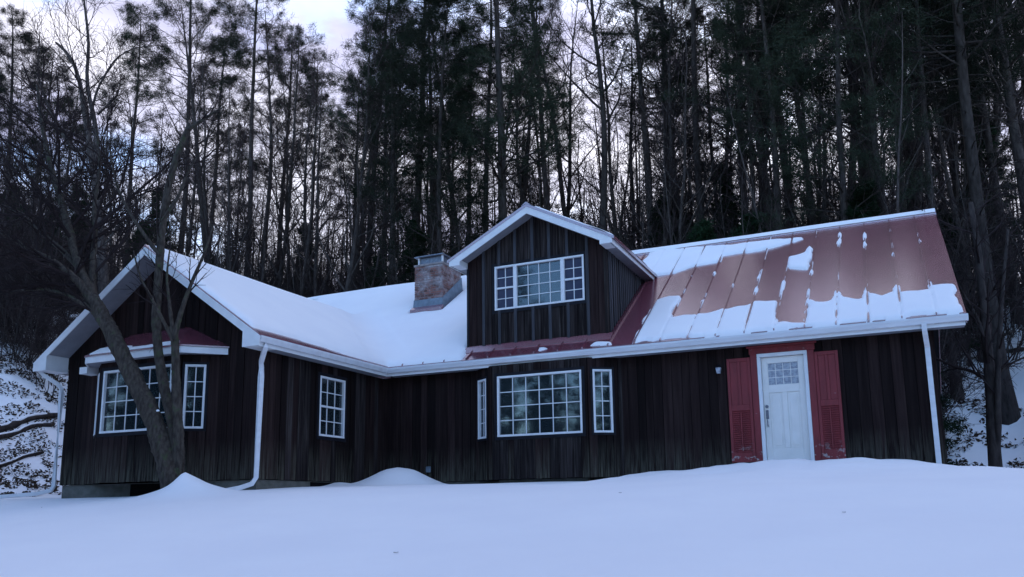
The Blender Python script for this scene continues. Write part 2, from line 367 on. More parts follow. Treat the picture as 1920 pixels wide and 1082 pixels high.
# main bay
HB = lambda h: [(a + .02, b - .02, c + .02, d - .02) for a, b, c, d in h]
bl = Wall((BX0, 0), (BX1 - BX0, BYF), 'bay_wall'); wl = math.hypot(BX1 - BX0, BYF)
bl.side(0, wl, 0, SOF, HB([(wl * .22, wl * .72, .93, 2.29)]), .16)
bf = Wall((BX1, BYF), (1, 0), 'bay_wall'); bf.side(0, BX2 - BX1, 0, SOF, HB([(3.353 - BX1, 5.364 - BX1, .93, 2.29)]), .18, worn=lambda u: rng.random() < .55)
br = Wall((BX2, BYF), (BX3 - BX2, -BYF), 'bay_wall'); br.side(0, wl, 0, SOF, HB([(wl * .14, wl * .70, .93, 2.29)]), .16, worn=lambda u: rng.random() < .4)
window(bl, wl * .22, wl * .72, .93, 2.29, [(1, 2, 4, 0, 0)], cas=.05)
window(bf, 3.353 - BX1, 5.364 - BX1, .93, 2.29, [(1, 6, 4, 0, 0)], 'broad window of six by four panes in the front bay', cas=.07)
window(br, wl * .14, wl * .70, .93, 2.29, [(1, 2, 4, 0, 0)], cas=.05)
# --- wing walls
WR = Wall((0, -D), (0, 1), 'wing_side_wall'); WR.side(0.0, D, 0, SOF, HB([(D - 2.49, D - 1.583, .969, 2.293)]), .19, worn=lambda u: rng.random() < .25)
window(WR, D - 2.49, D - 1.583, .969, 2.293, [(1, 3, 2, 1, 0)], 'sash window of twelve panes in the wing side wall')
WBX = [-4.62, -4.02, -1.69, -1.09]; WBY = -D - .42
WF = Wall((-WW, -D), (1, 0), 'wing_gable_wall'); gz = lambda u: wing_z(u - WW) - .17
WF.side(0, WW, 0, gz, [(WBX[0] + WW, WBX[3] + WW, -1, 2.75)], .19, brk=(XA + WW,))
wl2 = math.hypot(.6, .42)
b1 = Wall((WBX[0], -D), (.6, -.42), 'bay_wall'); b1.side(0, wl2, 0, 2.62, HB([(wl2 * .25, wl2 * .78, 1.03, 2.37)]), .16)
b2 = Wall((WBX[1], WBY), (1, 0), 'bay_wall'); b2.side(0, 2.33, 0, 2.62, HB([(.10, 2.10, 1.03, 2.37)]), .18)
b3 = Wall((WBX[2], WBY), (.6, .42), 'bay_wall'); b3.side(0, wl2, 0, 2.62, HB([(wl2 * .09, wl2 * .65, 1.03, 2.34)]), .16)
window(b1, wl2 * .25, wl2 * .78, 1.03, 2.37, [(1, 2, 4, 0, 0)], cas=.05)
window(b2, .10, 2.10, 1.03, 2.37, [(1, 6, 4, 0, 0)], 'broad window of six by four panes in the wing bay behind the leaning tree')
window(b3, wl2 * .09, wl2 * .65, 1.03, 2.34, [(1, 2, 4, 0, 0)], cas=.05)
# --- other walls (plain boards, seen only from the sides)
RWALL = Wall((L, 0), (0, 1), 'end_wall'); RWALL.side(0, 2 * YM, 0, lambda u: main_z(min(u, 2 * YM - u)) - .16, (), .2, brk=(YM,))
mb = MB(); mb.box((XL + .5, 2 * YM - .1, 0), (L, 2 * YM, SOF)); mb.box((XL + .5, 0, 0), (XL + .6, 2 * YM - .11, SOF)); mb.box((XL + .61, 0, 0), (-WW - .01, .1, SOF)); mb.build('back_wall', M['core'], house)
LW = Wall((-WW, 0), (0, -1), 'wing_far_wall'); LW.side(0, D, 0, SOF, (), .2)
# foundations and dark crawlspace openings
mb = MB(); mb.box((-WW + .03, -D + .03, -1.4), (-.03, .2, -.012)); mb.box((.0, .04, -1.4), (L - .03, .25, -.012)); mb.box((XL + .6, .21, -1.4), (-.01, 2*YM - .2, -.012)); mb.box((L - .3, .26, -1.4), (L - .03, 2*YM - .2, -.012))
mb.box((BX1 + .1, BYF + .12, -1.2), (BX2 - .1, .03, -.012)); mb.build('foundation', M['concrete'], house)
mb = MB(); mb.box((-3.45, -D + .02, -.30), (-2.2, -D + .06, -.03)); mb.build('basement_opening', M['core'], house)
mb = MB(); mb.box((-.06, -2.65, -.30), (-.015, -1.3, -.03)); mb.build('basement_opening', M['core'], house)
mb = MB(); mb.box((-WW + .1, -D + .1, .14), (-.11, -.001, .2)); mb.box((XL + .6, .12, .14), (L - .12, 2 * YM - .12, .2)); mb.build('room_floor', M['floor'], house)
mb = MB(); mb.box((-WW + .1, -D + .1, 2.42), (-.11, -.02, 2.48)); mb.box((XL + .7, .13, 2.42), (L - .14, 2 * YM - .16, 2.48)); mb.build('room_ceiling', M['floor'], house)

# --- main roof: deck, standing-seam panels, ridge cap
mb = MB(); y0 = -OH + .07
fs = lambda y, d=0: main_z(min(y, 2 * YM - y)) + d
mb.prism([(XL, y0, fs(y0, -.03)), (XL, YM, ZR - .03), (XL, 2*YM - y0, fs(y0, -.03)), (XL, 2*YM - y0, fs(y0, -.13)), (XL, YM, ZR - .15), (XL, y0, fs(y0, -.13))], (XR - XL, 0, 0))
roof = mb.build('roof', M['red'], house)
seams = [12.24 - .571 * k for k in range(34)]
ed = [XR] + [s for s in seams if s > XL + .2] + [XL]
for a, b in zip(ed[1:], ed):
    mb = MB(); t = rng.uniform(0, .004)
    mb.prism([(a + .006, y0 - .02, fs(y0 - .02, -.012 + t)), (a + .006, YM - .05, fs(YM - .05, -.012 + t)), (a + .006, YM - .05, fs(YM - .05, -.024)), (a + .006, y0 - .02, fs(y0 - .02, -.024))], (b - a - .012, 0, 0)); mb.build('roof_panel', M['red'], roof)
for s in ed[1:-1]:
    mb = MB(); mb.prism([(s - .011, y0 - .022, fs(y0 - .022, -.02)), (s - .011, YM - .06, fs(YM - .06, -.02)), (s - .011, YM - .06, fs(YM - .06, .032)), (s - .011, y0 - .022, fs(y0 - .022, .032))], (.022, 0, 0)); mb.build('standing_seam', M['red'], roof)
mb = MB(); c = .16
mb.prism([(XL - .01, YM - c, ZR - SL * c + .02), (XL - .01, YM, ZR + .035), (XL - .01, YM + c, ZR - SL * c + .02), (XL - .01, YM + c, ZR - SL * c - .04), (XL - .01, YM, ZR - .02), (XL - .01, YM - c, ZR - SL * c - .04)], (XR - XL + .02, 0, 0)); mb.build('ridge_cap', M['red'], roof)
# right rake board, eave fascia and soffits
mb = MB(); mb.prism([(XR - .025, y0, fs(y0, -.035)), (XR - .025, YM, ZR - .035), (XR - .025, 2*YM - y0, fs(y0, -.035)), (XR - .025, 2*YM - y0, fs(y0, -.21)), (XR - .025, YM, ZR - .22), (XR - .025, y0, fs(y0, -.21))], (.022, 0, 0)); mb.build('rake_board', M['red'], house)
mb = MB(); mb.prism([(L + .03, y0 + .01, fs(y0, -.15)), (L + .03, YM, ZR - .17), (L + .03, 2*YM - y0, fs(y0, -.15)), (L + .03, 2*YM - y0, fs(y0, -.17)), (L + .03, YM, ZR - .20), (L + .03, y0 + .01, fs(y0, -.17))], (XR - L - .06, 0, 0)); mb.build('rake_soffit', M['casing'], house)
mb = MB(); mb.box((OH - .1, -OH + .10, SOF - .02), (XR - .03, -OH + .12, HE + .02)); mb.build('fascia', M['white'], house)
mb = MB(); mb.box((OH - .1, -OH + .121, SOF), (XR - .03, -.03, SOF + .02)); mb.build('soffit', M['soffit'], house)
mb = MB(); mb.box((OH - .12, YF + .03, SOF - .02), (OH - .10, -OH + .10, HE + .0)); mb.build('fascia', M['white'], house)
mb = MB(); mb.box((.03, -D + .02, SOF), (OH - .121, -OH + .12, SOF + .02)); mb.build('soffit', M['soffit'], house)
def gutter(p0, p1, out):
    "open trough with a rolled lip, its outer face on the side of out"
    p0, p1, out = (np.array(q, float) for q in (p0, p1, out)); prof = [(-.105, .0), (-.105, -.115), (-.035, -.115), (-.012, -.06), (0, -.035), (0, 0), (-.012, .004), (-.014, -.03), (-.022, -.055), (-.043, -.105), (-.095, -.105), (-.095, 0)]
    mb = MB(); mb.prism([p0 + out * a + np.array([0, 0, b]) for a, b in prof], p1 - p0); 
    mb.prism([p0 + out * a + np.array([0, 0, b]) for a, b in ((-.10, -.01), (-.10, -.11), (-.036, -.112), (-.013, -.055), (-.004, -.01))], (p1 - p0) / np.linalg.norm(p1 - p0) * .006)
    mb.prism([p1 + out * a + np.array([0, 0, b]) for a, b in ((-.10, -.01), (-.10, -.11), (-.036, -.112), (-.013, -.055), (-.004, -.01))], (p0 - p1) / np.linalg.norm(p1 - p0) * .006)
    return mb.build('gutter', M['gutter'], house)
gutter((OH - .10, -OH, HE - .005), (XR + .02, -OH, HE - .005), (0, -1, 0))
gutter((OH, YF + .0, HE - .005), (OH, -OH - .004, HE - .005), (1, 0, 0))
gutter((-WW - OH, YF, HE - .005), (-WW - OH, -.5, HE - .005), (-1, 0, 0))
pipe('downspout', [(12.02, -.42, 2.62), (12.02, -.40, 2.50), (12.03, -.30, 2.42), (12.05, -.09, 2.24), (12.05, -.075, 2.1), (12.05, -.075, -.3)], .062, M['gutter'], house, 4)
pipe('downspout', [(.42, -4.70, 2.62), (.42, -4.70, 2.52), (.36, -4.66, 2.46), (.11, -4.46, 2.28), (.075, -4.40, 2.18), (.06, -4.39, 2.0), (.04, -4.39, .02), (.0, -4.46, -.10), (-.12, -4.66, -.18), (-.34, -5.0, -.26), (-.62, -5.4, -.34)], .062, M['gutter'], house, 4)
pipe('downspout', [(-5.98, -4.78, 2.62), (-5.98, -4.78, 2.52), (-5.93, -4.74, 2.45), (-5.74, -4.52, 2.26), (-5.70, -4.44, 2.16), (-5.70, -4.43, 2.0), (-5.70, -4.43, -.02), (-5.74, -4.46, -.12), (-6.0, -4.6, -.19), (-8.2, -5.3, -.33)], .058, M['gutter'], house, 4)

# --- wing roof
def slope_slab(mb, x0, x1, zf, ya, yb, t0, t1):
    mb.prism([(x0, ya, zf(x0) - t0), (x1, ya, zf(x1) - t0), (x1, ya, zf(x1) - t1), (x0, ya, zf(x0) - t1)], (0, yb - ya, 0))
mb = MB(); slope_slab(mb, XA, OH - .06, wing_z, YF + .0, 3.05, .0, .12); slope_slab(mb, -WW - OH + .06, XA - .0005, wing_z, YF + .0, 3.05, .0, .12)
wroof = mb.build('wing_roof', M['red'], house)
mb = MB(); mb.prism([(XA - .15, YF - .012, ZRW - SW * .15 + .012), (XA, YF - .012, ZRW + .03), (XA + .15, YF - .012, ZRW - SW * .15 + .012), (XA + .15, YF - .012, ZRW - SW * .15 - .02), (XA, YF - .012, ZRW - .005), (XA - .15, YF - .012, ZRW - SW * .15 - .02)], (0, 7.9, 0)); mb.build('ridge_cap', M['red'], wroof)
def rakes(xa, za, hs, slope, yf, xw, zbot, d0, d1, parent):
    "the two white rake boards with boxed eave returns; hs half-span, xw wall half-width"
    zf = lambda x: za - slope * abs(x - xa)
    for s in (1, -1):
        e, w = xa + s * (hs - .03), xa + s * (xw + .02)
        poly = [(xa + s * .0005, yf - .02, za - d0), (e, yf - .02, zf(e) - d0), (e, yf - .02, zbot), (w, yf - .02, zbot), (w, yf - .02, min(zf(w) - d1, zf(w) - d1)), (xa + s * .0005, yf - .02, za - d1)]
        mb = MB(); mb.prism(poly, (0, .022, 0)); mb.build('rake_board', M['white'], parent)
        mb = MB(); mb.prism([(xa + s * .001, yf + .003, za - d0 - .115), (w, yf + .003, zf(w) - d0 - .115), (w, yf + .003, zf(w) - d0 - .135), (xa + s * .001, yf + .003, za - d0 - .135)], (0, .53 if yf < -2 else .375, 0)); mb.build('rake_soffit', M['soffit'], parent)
        mb = MB(); a, b = xa + s * (xw + .024), xa + s * (hs - .09); mb.prism([(a, yf + .004, zbot + .004), (b, yf + .004, zbot + .004), (b, yf + .004, zf(b) - d0 - .06), (a, yf + .004, zf(a) - d0 - .06)], (0, .53 if yf < -2 else .40, 0)); mb.build('eave_return', M['white'], parent)
rakes(XA, ZRW, 2.81 + OH, SW, YF, 2.81, SOF - .03, .03, .205, house)
mb = MB(); mb.box((-WW - OH + .1, YF + .54, SOF), (-WW - .03, -.3, SOF + .02)); mb.build('soffit', M['soffit'], house)
mb = MB(); mb.box((-WW - OH + .08, YF + .54, SOF - .02), (-WW - OH + .099, -.3, HE)); mb.build('fascia', M['white'], house)

# --- wing bay roof
ez = 2.70; P = [(-4.97, -D, ez), (-4.27, -5.02, ez), (-1.48, -5.02, ez), (-.80, -D, ez), (-2.0, -D, 3.24), (-3.62, -D, 3.24)]
mb = MB(); lo = [(x, y, ez - .03) for x, y, _ in P[:4]]
mb.add(P + lo, [(0, 1, 5), (1, 2, 4, 5), (2, 3, 4), (0, 5, 4, 3, 9, 6)[:0] or (0, 6, 7, 1), (1, 7, 8, 2), (2, 8, 9, 3), (6, 9, 8, 7), (0, 5, 4, 3, 9, 6)])
bay_roof = mb.build('bay_roof', M['red'], house)
for (a, b) in ((0, 1), (1, 2), (2, 3)):
    p, q = np.array(P[a]), np.array(P[b]); w = Wall(p, q[:2] - p[:2]); ln = np.linalg.norm(q[:2] - p[:2]); mb = MB(); w.box(mb, 0.012, ln - .012, ez - .165, ez - .034, -.045, -.02); mb.build('fascia', M['white'], bay_roof)
mb = MB(); mb.prism([(x * .985 - .05, max(y, -4.97) , ez - .15) for x, y in ((-4.9, -D - .03), (-4.24, -4.97), (-1.52, -4.97), (-.9, -D - .03))], (0, 0, .02)); mb.build('soffit', M['soffit'], bay_roof)
mb = MB(); mb.box((-4.86, -4.66, ez - .30), (-4.62, -D - .03, ez - .152)); mb.build('corner_box', M['white'], bay_roof)

# --- dormer
DXL, DXR, DYF, DXA, DZA, DHS, DSL = 2.37, 5.82, .054, 4.095, 6.287, 2.06, .52
dz = lambda x: DZA - DSL * abs(x - DXA)
DF = Wall((DXL, DYF), (1, 0), 'dormer_front_wall')
zb0 = main_z(DYF) + .0
DF.side(0, DXR - DXL, zb0, lambda u: dz(u + DXL) - .16, HB([(3.084 - DXL, 5.323 - DXL, 3.941, 5.006)]), .215, brk=(DXA - DXL,), batten=2, worn=lambda u: .5 < u < 3.0)
window(DF, 3.084 - DXL, 5.323 - DXL, 3.941, 5.006, [(.42, 2, 2, 1, 1), (1.06, 4, 4, 0, 0), (.42, 2, 2, 1, 1)], 'three-part dormer window with a clear centre and screened side sashes')
yE = (5.06 - HE) / SL - OH
for nm, o, u, flip in (('dormer_side_wall', (DXR, DYF), (0, 1), 0), ('dormer_side_wall', (DXL, yE), (0, -1), 1)):
    w = Wall(o, u, nm); ln = yE - DYF
    w.side(0.0, ln, (lambda q: main_z(DYF + q) + .01) if not flip else (lambda q: main_z(yE - q) + .01), 5.06, (), .16, batten=1, worn=lambda u: rng.random() < .5)
mb = MB(); mb.box((DXR - .03, DYF - .035, zb0), (DXR + .03, DYF + .03, 5.05)); mb.build('corner_board', M['wood_worn'], house)
mb = MB(); mb.box((DXL - .03, DYF - .035, zb0), (DXL + .03, DYF + .03, 5.05)); mb.build('corner_board', M['casing'], house)
yb = lambda z: (z - HE) / SL - OH
DY = DYF - .4
mb = MB()
for s in (1, -1):
    e = DXA + s * (DHS + .02); ye = yb(dz(e)) + .25; ya = yb(DZA) + .0
    top = [(DXA, DY - .03, DZA), (e, DY - .03, dz(e)), (e, ye, dz(e)), (DXA, ya, DZA)]; bot = [(x, y, z - .07) for x, y, z in top]
    mb.add(top + bot, [(0, 1, 2, 3), (4, 7, 6, 5), (0, 4, 5, 1), (1, 5, 6, 2), (2, 6, 7, 3), (3, 7, 4, 0)])
droof = mb.build('dormer_roof', M['red'], house)
mb = MB(); mb.prism([(DXA - .13, DY - .04, DZA - DSL * .13 + .015), (DXA, DY - .04, DZA + .04), (DXA + .13, DY - .04, DZA - DSL * .13 + .015), (DXA, DY - .04, DZA - .01)], (0, 5.0, 0)); mb.build('ridge_cap', M['red'], droof)
rakes(DXA, DZA, DHS, DSL, DY, (DXR - DXL) / 2, 5.055, .05, .235, house)
for s in (1, -1):
    xa_, xb_ = sorted((DXA + s * ((DXR - DXL) / 2 + .03), DXA + s * (DHS - .055))); yE2 = yb(5.06)
    mb = MB(); mb.prism([(xa_, DY + .41, 5.062), (xb_, DY + .41, 5.062), (xb_, yE2 + .02, 5.062), (xa_, yE2 + .02, 5.062)], (0, 0, .018)); mb.build('soffit', M['soffit'], droof)
    xf = DXA + s * (DHS - .045); mb = MB(); mb.prism([(xf - .01, DY + .004, 5.05), (xf - .01, yE2, 5.05), (xf - .01, yE2 + .2, 5.16), (xf - .01, DY + .004, 5.16)], (.02, 0, 0)); mb.build('fascia', M['white'], droof)
# flashing apron strips where the dormer meets the roof
mb = MB(); mb.prism([(DXL - .06, DYF - .16, main_z(DYF - .16) + .004), (DXR + .12, DYF - .16, main_z(DYF - .16) + .004), (DXR + .12, DYF - .022, main_z(DYF) + .07), (DXL - .06, DYF - .022, main_z(DYF) + .07)], (0, .006, -.012)); mb.build('flashing', M['red'], house)

# --- chimney
c0, c1, e0, e1, ct = -.908, .01, 2.913, 4.038, 6.30
mb = MB(); mb.box((c0 + .012, e0 + .012, main_z(e0) - .6), (c1 - .012, e1 - .012, ct)); chim = mb.build('chimney', M['mortar'], house)
bme = MB().box((-.098, 0, 0), (.098, .09, .060)); b0 = bme.build('brick', M['brick'], chim, bevel=.005); bmesh_ = b0.data; bpy.data.objects.remove(b0)
extra = MB()
def brick(x, y, z, rot):
    o = bpy.data.objects.new('brick', bmesh_); COL.objects.link(o); o.parent = chim
    o.location = (x, y, z); o.rotation_euler = (0, 0, rot)
z = main_z(e0) + .1; k = 0
while z < ct - .06:
    zz = z
    off = .104 if k % 2 else 0
    x = c0 + .098 - off
    n = 0; xs = np.arange(c0 - off, c1, .208)
    for a in xs:
        a0, a1 = max(a, c0), min(a + .198, c1)
        if a1 - a0 > .19: brick((a0 + a1) / 2, e0 - .002 + rng.uniform(0, .006), zz, 0)
        elif a1 - a0 > .03: extra.box((a0, e0 + .002, zz), (a1, e0 + .02, zz + .06))
        if a1 - a0 > .03: extra.box((a0, e1 - .03, zz), (a1, e1 - .002, zz + .06))
    for a in np.arange(e0 - (.104 - off), e1, .208):
        a0, a1 = max(a, e0 + .03), min(a + .198, e1)
        if zz + .05 < main_z(a0) + .1: continue
        if a1 - a0 > .19: brick(c1 + .002 - rng.uniform(0, .006), (a0 + a1) / 2, zz, math.pi / 2)
        elif a1 - a0 > .03: extra.box((c1 - .02, a0, zz), (c1 - .002, a1, zz + .06))
        if a1 - a0 > .03: extra.box((c0 + .002, a0, zz), (c0 + .03, a1, zz + .06))
    z += .071; k += 1
tag(extra.build('brick_closers', M['brick'], chim), kind='stuff')
mb = MB(); mb.box((c0 - .025, e0 - .025, ct - .005), (c1 + .025, e1 + .025, ct + .05)); mb.build('crown', M['mortar'], chim, bevel=.008)
for (x, y) in ((c0 + .10, e0 + .08), (c1 - .04, e0 + .08), (c0 + .10, e1 - .1), (c1 - .04, e1 - .1)):
    mb = MB(); mb.box((x - .022, y - .022, ct + .05), (x + .022, y + .022, ct + .27)); mb.build('cap_post', M['white'], chim)
mb = MB(); mb.box((c0 + .12, e0 + .10, ct + .05), (c1 - .065, e1 - .13, ct + .262)); mb.build('cap_screen', M['steel'], chim)
mb = MB(); mb.box((c0 - .01, e0 - .02, ct + .27), (c1 + .03, e1 - .0, ct + .30)); mb.build('cap_lid', M['steel'], chim)
fl = MB(); q = .03
zf0 = main_z(e0)
fl.prism([(c0 - q, e0 - q, zf0 - .08), (c1 + q, e0 - q, zf0 - .08), (c1 + .012, e0 - .012, zf0 + .30), (c0 - .012, e0 - .012, zf0 + .30)], (0, .014, 0))
fl.prism([(c1 + .006, e0 - .012, zf0 + .30), (c1 + q, e0 - q, zf0 - .06), (c1 + q, e1 + q, main_z(e1) + .0), (c1 + .006, e1 + .01, main_z(e1) + .40)], (.012, 0, 0))
fl.prism([(c0 - .018, e0 - .012, zf0 + .30), (c0 - q - .01, e0 - q, zf0 - .06), (c0 - q - .01, e1 + q, main_z(e1) + .0), (c0 - .018, e1 + .01, main_z(e1) + .40)], (.012, 0, 0))
fl.build('lead_flashing', M['lead'], chim)
fl = MB(); fl.prism([(c0 - .05, e0 - .17, main_z(e0 - .17) + .006), (c1 + .06, e0 - .17, main_z(e0 - .17) + .006), (c1 + .06, e0 - .03, main_z(e0 - .03) + .01), (c0 - .05, e0 - .03, main_z(e0 - .03) + .01)], (0, 0, .10)); fl.build('flashing', M['red'], chim)

# --- front door, surround, shutters, lantern
fr = MB()
FRONT.box(fr, DX0, DX0 + .07, .1, DZ1 - .07, -.10, .05); FRONT.box(fr, DX1 - .07, DX1, .1, DZ1 - .07, -.10, .05); FRONT.box(fr, DX0, DX1, DZ1 - .07, DZ1, -.10, .052)
fr.build('door_frame', M['white'], house, bevel=.006)
d = MB(); a, b = DX0 + .075, DX1 - .075; t = DZ1 - .076; zb = .2
st = .115
FRONT.box(d, a, a + st, zb, t, -.07, -.025); FRONT.box(d, b - st, b, zb, t, -.07, -.025)
for z0, z1 in ((t - .125, t), (1.58, 1.74), (.2, .48)): FRONT.box(d, a + st, b - st, z0, z1, -.07, -.025)
mid = (a + b) / 2; FRONT.box(d, mid - .05, mid + .05, .48, 1.58, -.07, -.025)
FRONT.box(d, a + st, mid - .05, .48, 1.58, -.07, -.042); FRONT.box(d, mid + .05, b - st, .48, 1.58, -.07, -.042)
for q0, q1 in ((a + st + .045, mid - .095), (mid + .095, b - st - .045)): FRONT.box(d, q0, q1, .53, 1.53, -.05, -.034)
door = d.build('door', M['door'], house, bevel=.004)
gl = MB(); FRONT.box(gl, a + st + .002, b - st - .002, 1.742, t - .127, -.06, -.045); gl.build('door_glass', M['frost'], door)
for i in range(5):
    u = a + st + (b - a - 2 * st) * i / 4; q = MB(); FRONT.box(q, u - .006, u + .006, 1.745, t - .13, -.046, -.040); q.build('came', M['door'], door)
for j in range(1, 3):
    zz = 1.742 + (t - .127 - 1.742) * j / 3; q = MB(); FRONT.box(q, a + st, b - st, zz - .006, zz + .006, -.046, -.041); q.build('came', M['door'], door)
hu = a + .055
pipe('deadbolt', [FRONT.p(hu, -.03, 1.31), FRONT.p(hu, .005, 1.31)], .032, M['steel'], door, 12)
mb = MB(); FRONT.box(mb, hu - .026, hu + .026, 1.06, 1.24, -.026, -.012); mb.build('handle_plate', M['steel'], door, bevel=.006)
pipe('handle', [FRONT.p(hu, -.02, 1.20), FRONT.p(hu, .03, 1.19), FRONT.p(hu + .004, .055, 1.12), FRONT.p(hu + .004, .05, 1.0), FRONT.p(hu, .02, .93), FRONT.p(hu, -.025, .92)], .013, M['steel'], door, 8)
mb = MB(); FRONT.box(mb, DX0 - .13, DX0 - .002, -.1, DZ1 + .002, .0, .045); mb.build('door_casing', M['redpaint'], house, bevel=.004)
mb = MB(); FRONT.box(mb, DX1 + .002, DX1 + .13, -.1, DZ1 + .002, .0, .045); mb.build('door_casing', M['redpaint'], house, bevel=.004)
mb = MB(); FRONT.box(mb, DX0 - .15, DX1 + .15, DZ1 + .004, DZ1 + .125, .0, .052); mb.build('door_header', M['redpaint'], house, bevel=.004)
mb = MB(); FRONT.box(mb, DX0 - .19, DX1 + .19, DZ1 + .127, DZ1 + .168, .0, .085); mb.build('header_cap', M['redpaint'], house, bevel=.006)
slat_me = None
for u0, u1 in ((8.37, 8.835), (10.065, 10.495)):
    z0, z1 = .22, 2.32; s = MB(); w = .055
    FRONT.box(s, u0, u0 + w, z0, z1, .026, .062); FRONT.box(s, u1 - w, u1, z0, z1, .026, .062)
    for q0, q1 in ((z1 - .07, z1), (1.25, 1.37), (z0, z0 + .19)): FRONT.box(s, u0 + w, u1 - w, q0, q1, .026, .062)
    um = (u0 + u1) / 2; FRONT.box(s, um - .03, um + .03, 1.37, z1 - .07, .026, .060)
    FRONT.box(s, u0 + w, um - .03, 1.37, z1 - .07, .026, .044); FRONT.box(s, um + .03, u1 - w, 1.37, z1 - .07, .026, .044)
    FRONT.box(s, u0 + w, u1 - w, .41, 1.25, .026, .032)
    sh = s.build('shutter', M['redpaint'], house, bevel=.004)
    nsl = 20
    for k in range(nsl):
        zc = .41 + .84 * (k + .5) / nsl; q = MB()
        q.prism([FRONT.p(u0 + w, .036, zc + .022), FRONT.p(u0 + w, .058, zc - .012), FRONT.p(u0 + w, .055, zc - .017), FRONT.p(u0 + w, .033, zc + .017)], (u1 - u0 - 2 * w, 0, 0)); q.build('slat', M['redpaint'], sh)
    q = MB(); FRONT.box(q, um - .009, um + .009, .44, 1.22, .060, .070); q.build('tilt_rod', M['redpaint'], sh)
ln = MB(); FRONT.box(ln, 8.17, 8.25, 2.06, 2.22, .022, .035); lant = ln.build('wall_lantern', M['casing'], house)
mb = MB(); c = FRONT.p(8.21, .10, 0)
def fr4(zz, r): return [c + np.array([sx * r, sy * r, zz]) for sx, sy in ((-1, -1), (1, -1), (1, 1), (-1, 1))]
mb.add(fr4(2.03, .034) + fr4(2.15, .05), [(0, 1, 2, 3), (4, 7, 6, 5), (0, 4, 5, 1), (1, 5, 6, 2), (2, 6, 7, 3), (3, 7, 4, 0)]); mb.build('lantern_glass', M['frost'], lant)
mb = MB(); mb.add(fr4(2.15, .06) + [c + np.array([0, 0, 2.22])], [(0, 3, 2, 1), (0, 1, 4), (1, 2, 4), (2, 3, 4), (3, 0, 4)]); mb.build('lantern_roof', M['casing'], lant)
pipe('bracket', [FRONT.p(8.21, .03, 2.20), FRONT.p(8.21, .07, 2.235), FRONT.p(8.21, .10, 2.215)], .008, M['casing'], lant, 6)
mb = MB(); FRONT.box(mb, 1.28, 1.40, .22, .36, .022, .07); mb.build('outlet_box', M['lead'], house, bevel=.01)

# ------------------------------------------------------------------ snow on the roofs
def field(name, xs, ys, base, maskf, thick, edge=.10, label=None):
    X, Y = np.meshgrid(xs, ys); m = maskf(X, Y); zb = base(X, Y)
    t = thick(X, Y) * (1 - np.exp(-np.clip(m, 0, None) / edge)); Zt = np.where(m > 0, zb + .006 + t, zb - .05)
    nx = len(xs); ny = len(ys); ii = (np.arange(ny - 1)[:, None] * nx + np.arange(nx - 1)[None])
    keep = (np.maximum(np.maximum(m[:-1, :-1], m[1:, :-1]), np.maximum(m[:-1, 1:], m[1:, 1:])) > 0)
    ii = ii[keep]; F = np.stack([ii, ii + 1, ii + nx + 1, ii + nx], -1)
    used = np.unique(F); remap = np.zeros(nx * ny, int); remap[used] = np.arange(len(used))
    V = np.stack([X, Y, Zt], -1).reshape(-1, 3)[used]
    o = link(name, mesh_np(name, V, remap[F], True), M['roofsnow']); tag(o, label, 'snow', kind='stuff'); return o
def smax(a, b, w): d = np.clip(.5 + .5 * (a - b) / w, 0, 1); return b + (a - b) * d + w * d * (1 - d) * .5
mzv = lambda X, Y: HE + SL * (Y + OH); wzv = lambda X: ZRW - SW * np.abs(X - XA)
def m_left(X, Y):
    n = .05 * sn(X, Y, 2.2) + .03 * sn(X, Y, 6)
    a = np.minimum.reduce([Y + OH - .05, YM - .17 - Y, 2.30 - X + np.where(Y < .1, n * .8 - .02 + .25 * np.clip(.1 - Y, 0, .5), 0), X - XL - .1])
    b = np.minimum.reduce([OH - .10 - X + .10 * np.tanh((Y + 2.6) * .9) - .06 + .3 * n, X + WW + OH - .12, Y - YF - .02])
    ch = -np.minimum.reduce([X - (c0 - .06), c1 + .10 - X, Y - (e0 - .20 + .6 * n), e1 + .08 - Y])
    return np.minimum(np.maximum(a, b), ch)
def base_left(X, Y):
    hard = np.maximum(mzv(X, Y), np.where(Y < 3.2, wzv(X), -9)); return hard
th = lambda X, Y: np.maximum(.085 + .012 * sn(X, Y, .9) + (smax(mzv(X, Y), wzv(X), .55) - np.maximum(mzv(X, Y), wzv(X))), .03)
field('roof_snow', np.arange(XL, 2.45, .055), np.arange(YF, YM, .055), base_left, m_left, th, .07, 'unbroken snow over the wing roof and the roof around the chimney')
LOW = [(6.53,-.36),(6.47,.59),(6.53,.96),(6.52,1.57),(6.82,1.75),(7.09,1.68),(7.12,1.21),(7.15,.57),(7.63,.65),(7.71,.68),(8.24,.74),(8.3,.68),(8.77,.8),(8.88,.91),(9.36,.88),(9.38,.46),(9.40,-.23),(9.94,-.27),(9.93,.15),(9.99,.86),(10.15,.63),(10.36,.58),(10.48,1.01),(10.52,1.09),(10.71,.67),(10.95,.56),(11.03,1.0),(11.1,1.22),(11.15,.73),(11.36,.58),(11.58,.7),(11.66,1.25),(11.7,.67),(12.19,.62),(12.26,.97),(12.28,.78),(12.64,.68),(12.66,.32),(12.69,-.27),(12.69,-.42),(11.2,-.40),(10.0,-.42),(9.4,-.42),(8.2,-.43)]
UP = [(5.51,4.97),(5.93,4.97),(7.11,4.85),(7.82,4.62),(8.31,4.70),(9.65,4.50),(9.68,4.43),(9.32,4.23),(8.81,4.09),(8.38,3.98),(7.69,4.03),(7.68,3.65),(7.08,3.53),(6.55,3.21),(6.28,3.17),(5.4,3.3)]
PA = [(9.41,3.3),(9.76,3.42),(9.85,3.83),(9.94,3.6),(9.94,2.3),(9.41,2.58)]
